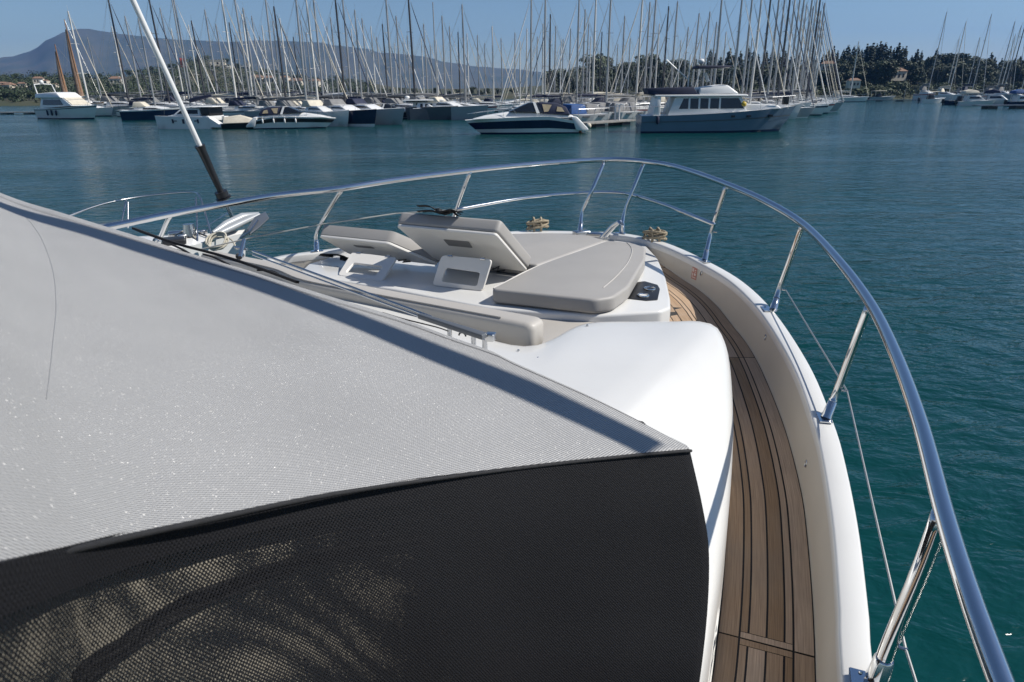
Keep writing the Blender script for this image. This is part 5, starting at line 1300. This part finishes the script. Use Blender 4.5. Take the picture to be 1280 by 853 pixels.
# hem rib along the edge
MB().tube([p + up * -.004 + Vector((.004, -.005, 0)) for p in lo], .0042, 8).build('hem', M['blackcloth'], COVER, smooth=180)
sb_ = BVHTree.FromPolygons([Vector(v.co) for v in SIDE.data.vertices], [tuple(p.vertices) for p in SIDE.data.polygons])
def on_side(px, py, off):
    d = ray(px, py).normalized(); loc, n, i, ds = sb_.ray_cast(CAM, d)
    return (loc if loc else at(px, py, .6)) - d * off
def band(pl, w, name='dark_fold_strip'):
    pts_ = spline([on_side(x, y, -.05) for x, y in pl], 30); rows = []
    for i, p in enumerate(pts_):
        tn = (pts_[min(i + 1, 29)] - pts_[max(i - 1, 0)]).normalized(); sd_ = tn.cross((p - CAM).normalized()).normalized()
        rows.append([p - sd_ * w, p + sd_ * w])
    MB().grid(rows).build(name, M['blackcloth'], COVER, normals=False)
band([(95, 850), (162, 802), (230, 758), (298, 730), (395, 697), (470, 682), (560, 670)], .013)  # added ribbon, stands in for the dark shaded fold behind the mesh
# cream dash of the flybridge behind the mesh
dash = [((-60, 775), (40, 742), (110, 716), (200, 688), (300, 662), (390, 648), (450, 652), (505, 684), (540, 740), (560, 800), (566, 850))]
dash = spline([Vector((x, y, 0)) for x, y in dash[0]], 40)
rows = []
for p in dash:
    rows.append([on_side(p.x, p.y, -.30)] + [on_side(p.x + (p.x - 200) * -.1 * s, p.y + (900 - p.y) * s, -.065) for s in (0, .25, .5, .75, 1.0)])
ypart(MB().grid(rows), 'dashboard', M['greybeige'], smooth=180)

# ---- webbing, clamp and wiper arm at the front edge of the cover ---------------------------
web = spline([on_top(x, y) + Vector((-.012, .03, dz)) for x, y, dz in ((140, 296, .0), (175, 309, .0), (215, 324, .004), (255, 338.5, .006), (300, 355, .010), (335, 368, .0), (360, 378, -.02))], 40)
webp = spline([at(x, y, H) for x, y, H in ((168, 286, .585), (200, 298, .59), (235, 309, .605), (270, 318, .62), (303, 327, .64), (335, 340, .655), (372, 353, .69))], 40)
ribbon([webp[i] for i in (0, 8, 16, 24, 32, 39)], .022, .010).build('webbing', M['blackcloth'], COVER, smooth=60)
for l in (((255, 318, .62), (270, 323, .63), (286, 331, .64)), ((215, 306, .60), (228, 312, .607), (238, 318, .62)), ((322, 338, .66), (340, 339, .66), (352, 345, .68))):
    ribbon([at(*q) for q in l], .012, .006).build('webbing_tail', M['blackcloth'], COVER, smooth=60)
c = at(300, 320, .625)
mb = MB().tube([c + Vector((.0, -.012, 0)), c + Vector((0, .012, 0))], .014, 14); mb.tube([at(300, 322, .62), at(305, 300, .57)], .008, 8); mb.tube([at(294, 309, .60), at(309, 312, .60)], .006, 8)
mb.build('clamp', M['steel'], COVER, smooth=40)
wa = ypart(MB().tube(P([(316, 314, 1.02), (420, 352, 1.07), (540, 397, 1.12)]), .0085, 8), 'wiper_arm', M['steel'], smooth=60)
def wsub(mb, name, m, **k):
    o = mb.build(name, m, None, **k); o.parent = wa; return o
wsub(MB().tube(P([(316, 318.5, 1.03), (430, 361, 1.09), (550, 405, 1.14)]), .0065, 8), 'parallel_rod', M['steel'], smooth=60)
a, b = at(524, 398, 1.13), at(606, 424, 1.165); d = (b - a); sdv = d.cross(up).normalized() * .024
wsub(MB().prism([a - sdv * .6, b - sdv, b + sdv, a + sdv * .6], (0, 0, .028)), 'arm_head', M['darkgrey'], bevel=.006)
c = at(613, 421, 1.17); wsub(MB().box(tuple(c), (.05, .05, .04), R(-20)), 'pivot', M['steel'], bevel=.006)
for px, py in ((562, 418), (592, 428), (606, 432)):
    c = at(px, py, 1.22); wsub(MB().tube([c + up * -.06, c + up * .035], [.014, .012], 10), 'pivot_stud', M['steel'], smooth=40)
c = at(578, 420, 1.2); wsub(MB().tube([c + ATH * (.02 * math.cos(q)) + up * (.018 * math.sin(q)) for q in np.linspace(0, math.pi, 12)], .005, 6), 'hose', M['black'], smooth=60)
ribbon(P([(478, 391, 1.0), (505, 399, 1.03), (545, 409, 1.08), (560, 414, 1.12)]), .008, .006).build('drawstring', M['blackcloth'], COVER, smooth=60)

# ================================================================ neighbouring sailing yacht at the left
NB_ = empty('sailing_yacht')
Bw = at(304, 291, 2.32); u2 = Vector((math.cos(R(25)), math.sin(R(25)), 0))
hz_ = CAM_H - 2.32
hull_parts(NB_, hull_rows(11.5, 3.7, hz_ - .3, hz_, rake=.03, full=.45), M['white'], M['white'])
NB_.location = Z(Bw - u2 * 11.45, 0); NB_.rotation_euler = (0, 0, R(25))
bpy.context.view_layer.update()
inv = NB_.matrix_world.inverted()
def npart(mb, name, m, **k):
    o = mb.build(name, m, None, **k); o.parent = NB_; o.matrix_parent_inverse = inv; return o
tag(NB_, 'white sailing yacht with black furler and bow anchor lying beyond our port rail', 'sailing boat')
T0 = at(293, 277, 2.25); T1 = at_d(166, 0, T0.y - .9); dv = (T1 - T0)
def fs(t): return T0 + dv * t
def proj_t(py):                  # parameter of the stay at image row py
    return min((k / 400 for k in range(401)), key=lambda t: abs(426.5 - F_PX * (fs(t) - CAM).dot(UP) / (fs(t) - CAM).dot(FWD) - py))
ta, tb_ = proj_t(243), proj_t(186)
npart(MB().tube([fs(tb_), fs(.7), fs(1.0), fs(3.2)], .044, 10), 'furled_sail', M['white'], smooth=60)
npart(MB().tube([fs(ta), fs(ta * .55 + tb_ * .45), fs(tb_ * .98), fs(tb_ + .015)], [.05, .065, .075, .09], 10), 'furler', M['black'], smooth=60)
dr_ = MB().tube([fs(ta - .012), fs(ta + .014)], .11, 14); dr_.tube([fs(ta - .022), fs(ta - .017)], .135, 14)
npart(dr_, 'furler_drum', M['black'], smooth=40)
npart(MB().tube([fs(0), fs(ta)], .04, 8), 'stay_link', M['steel'], smooth=60)
pl = MB().tube(spline(P([(60, 280, 1.95), (120, 258, 1.82), (158, 249, 1.78), (200, 243, 1.75), (238, 240.5, 1.72), (249, 245, 1.74), (256, 265, 1.98), (264, 293, 2.30)]), 30), .016, 7)
pl.tube(P([(158, 249, 1.78), (152, 278, 2.1)]), .016, 7); pl.tube(P([(160, 253, 1.80), (160, 285, 2.2)]), .016, 7); pl.tube(P([(120, 281, 2.10), (205, 272, 2.05), (250, 262, 1.93)]), .012, 6)
pl.tube(P([(250, 263, 1.95), (285, 245, 1.95)]), .010, 6); pl.tube(P([(258, 283, 2.2), (292, 262, 2.1)]), .010, 6); pl.tube(P([(245, 247, 1.76), (247, 305, 2.38)]), .016, 7)
npart(pl, 'pulpit', M['steel'], smooth=60)
an = MB()
a, b = at(266, 296, 2.28), at(324, 269, 2.08)
an.tube([a, a.lerp(b, .5), b], [.05, .055, .045], 8)
npart(an, 'anchor_roller', M['lightgrey'], smooth=60)
npart(MB().tube([at(266, 291, 2.24), at(283, 281, 2.16), at(303, 272, 2.10), at(324, 268, 2.07)], [.03, .075, .085, .04], 8), 'anchor_shank', M['lightgrey'], smooth=60)
fl = [at(318, 271, 2.07), at(332, 264, 2.03), at(337, 272, 2.07), at(325, 283, 2.16), at(313, 292, 2.23), at(309, 286, 2.18)]
npart(MB().prism(fl, u2 * -.03 + up * -.05), 'anchor_fluke', M['darkgrey'], bevel=.02)
npart(MB().tube(P([(300, 299, 2.3), (312, 290, 2.2), (322, 276, 2.1)]), .02, 6), 'anchor_chain', M['steel'])
for k_, l in enumerate(([(228, 300, 2.33), (246, 292, 2.27), (262, 296, 2.3), (276, 290, 2.24)], [(216, 297, 2.31), (232, 289, 2.24), (247, 300, 2.33)], [(254, 304, 2.36), (268, 297, 2.3), (288, 299, 2.31), (296, 312, 2.38)])):
    npart(MB().tube(spline(P(l), 14), .014, 6), 'deck_line', M['rope_w'] if k_ else M['black'])
for px, py in ((228, 297), (254, 291), (263, 299)):
    c = at(px, py, 2.3); npart(MB().box(tuple(c), (.14, .09, .10), R(40)), 'deck_fitting', M['steel'], bevel=.02)
c = at(238, 295, 2.3); npart(MB().tube([c, c + up * .2], [.11, .09], 10), 'windlass', M['steel'], smooth=40)
c = at(222, 293, 2.3); npart(MB().box(tuple(c), (.3, .15, .12), R(25)), 'deck_cleat', M['steel'], bevel=.03)
npart(MB().box(tuple(at(212, 302, 2.32)), (.5, .35, .10), R(25)), 'deck_hatch', M['black'], bevel=.03)
c = at(272, 303, 2.30)
rg = random.Random(9)
mb = MB().tube(spline([c + Vector(((.15 + .03 * math.sin(k * .37)) * math.cos(k / 9 * 6.283), .11 * math.sin(k / 9 * 6.283) + rg.uniform(-.015, .015), .02 + .10 * math.sin(k / 9 * 6.283) + .03 * math.cos(k * .23) + rg.uniform(-.012, .012))) for k in range(48)], 260), .015, 6)
tag(mb.build('mooring_rope', M['rope_w'], smooth=180), 'pale coiled rope hanging at the bow of the neighbouring sailing yacht', 'rope')

# ---- bimini frame over the flybridge: its front bar throws the dark band across the cover ------
A_, B2_ = on_top(80, 281), on_top(757, 534)
ta_ = (5.55 - A_.z) / SUN.z; tb2 = (5.35 - B2_.z) / SUN.z
a, b = A_ + SUN * ta_, B2_ + SUN * tb2; d = (b - a)
a, b = a - d * .25, b + d * .055
sec = d.normalized().cross(SUN).normalized()
fb = ypart(MB().prism([a - sec * .052 + up * .01, a + sec * .052 + up * .01, a + sec * .052 - up * .03, a - sec * .052 - up * .03], b - a), 'bimini_bar', M['steel'], bevel=.01)
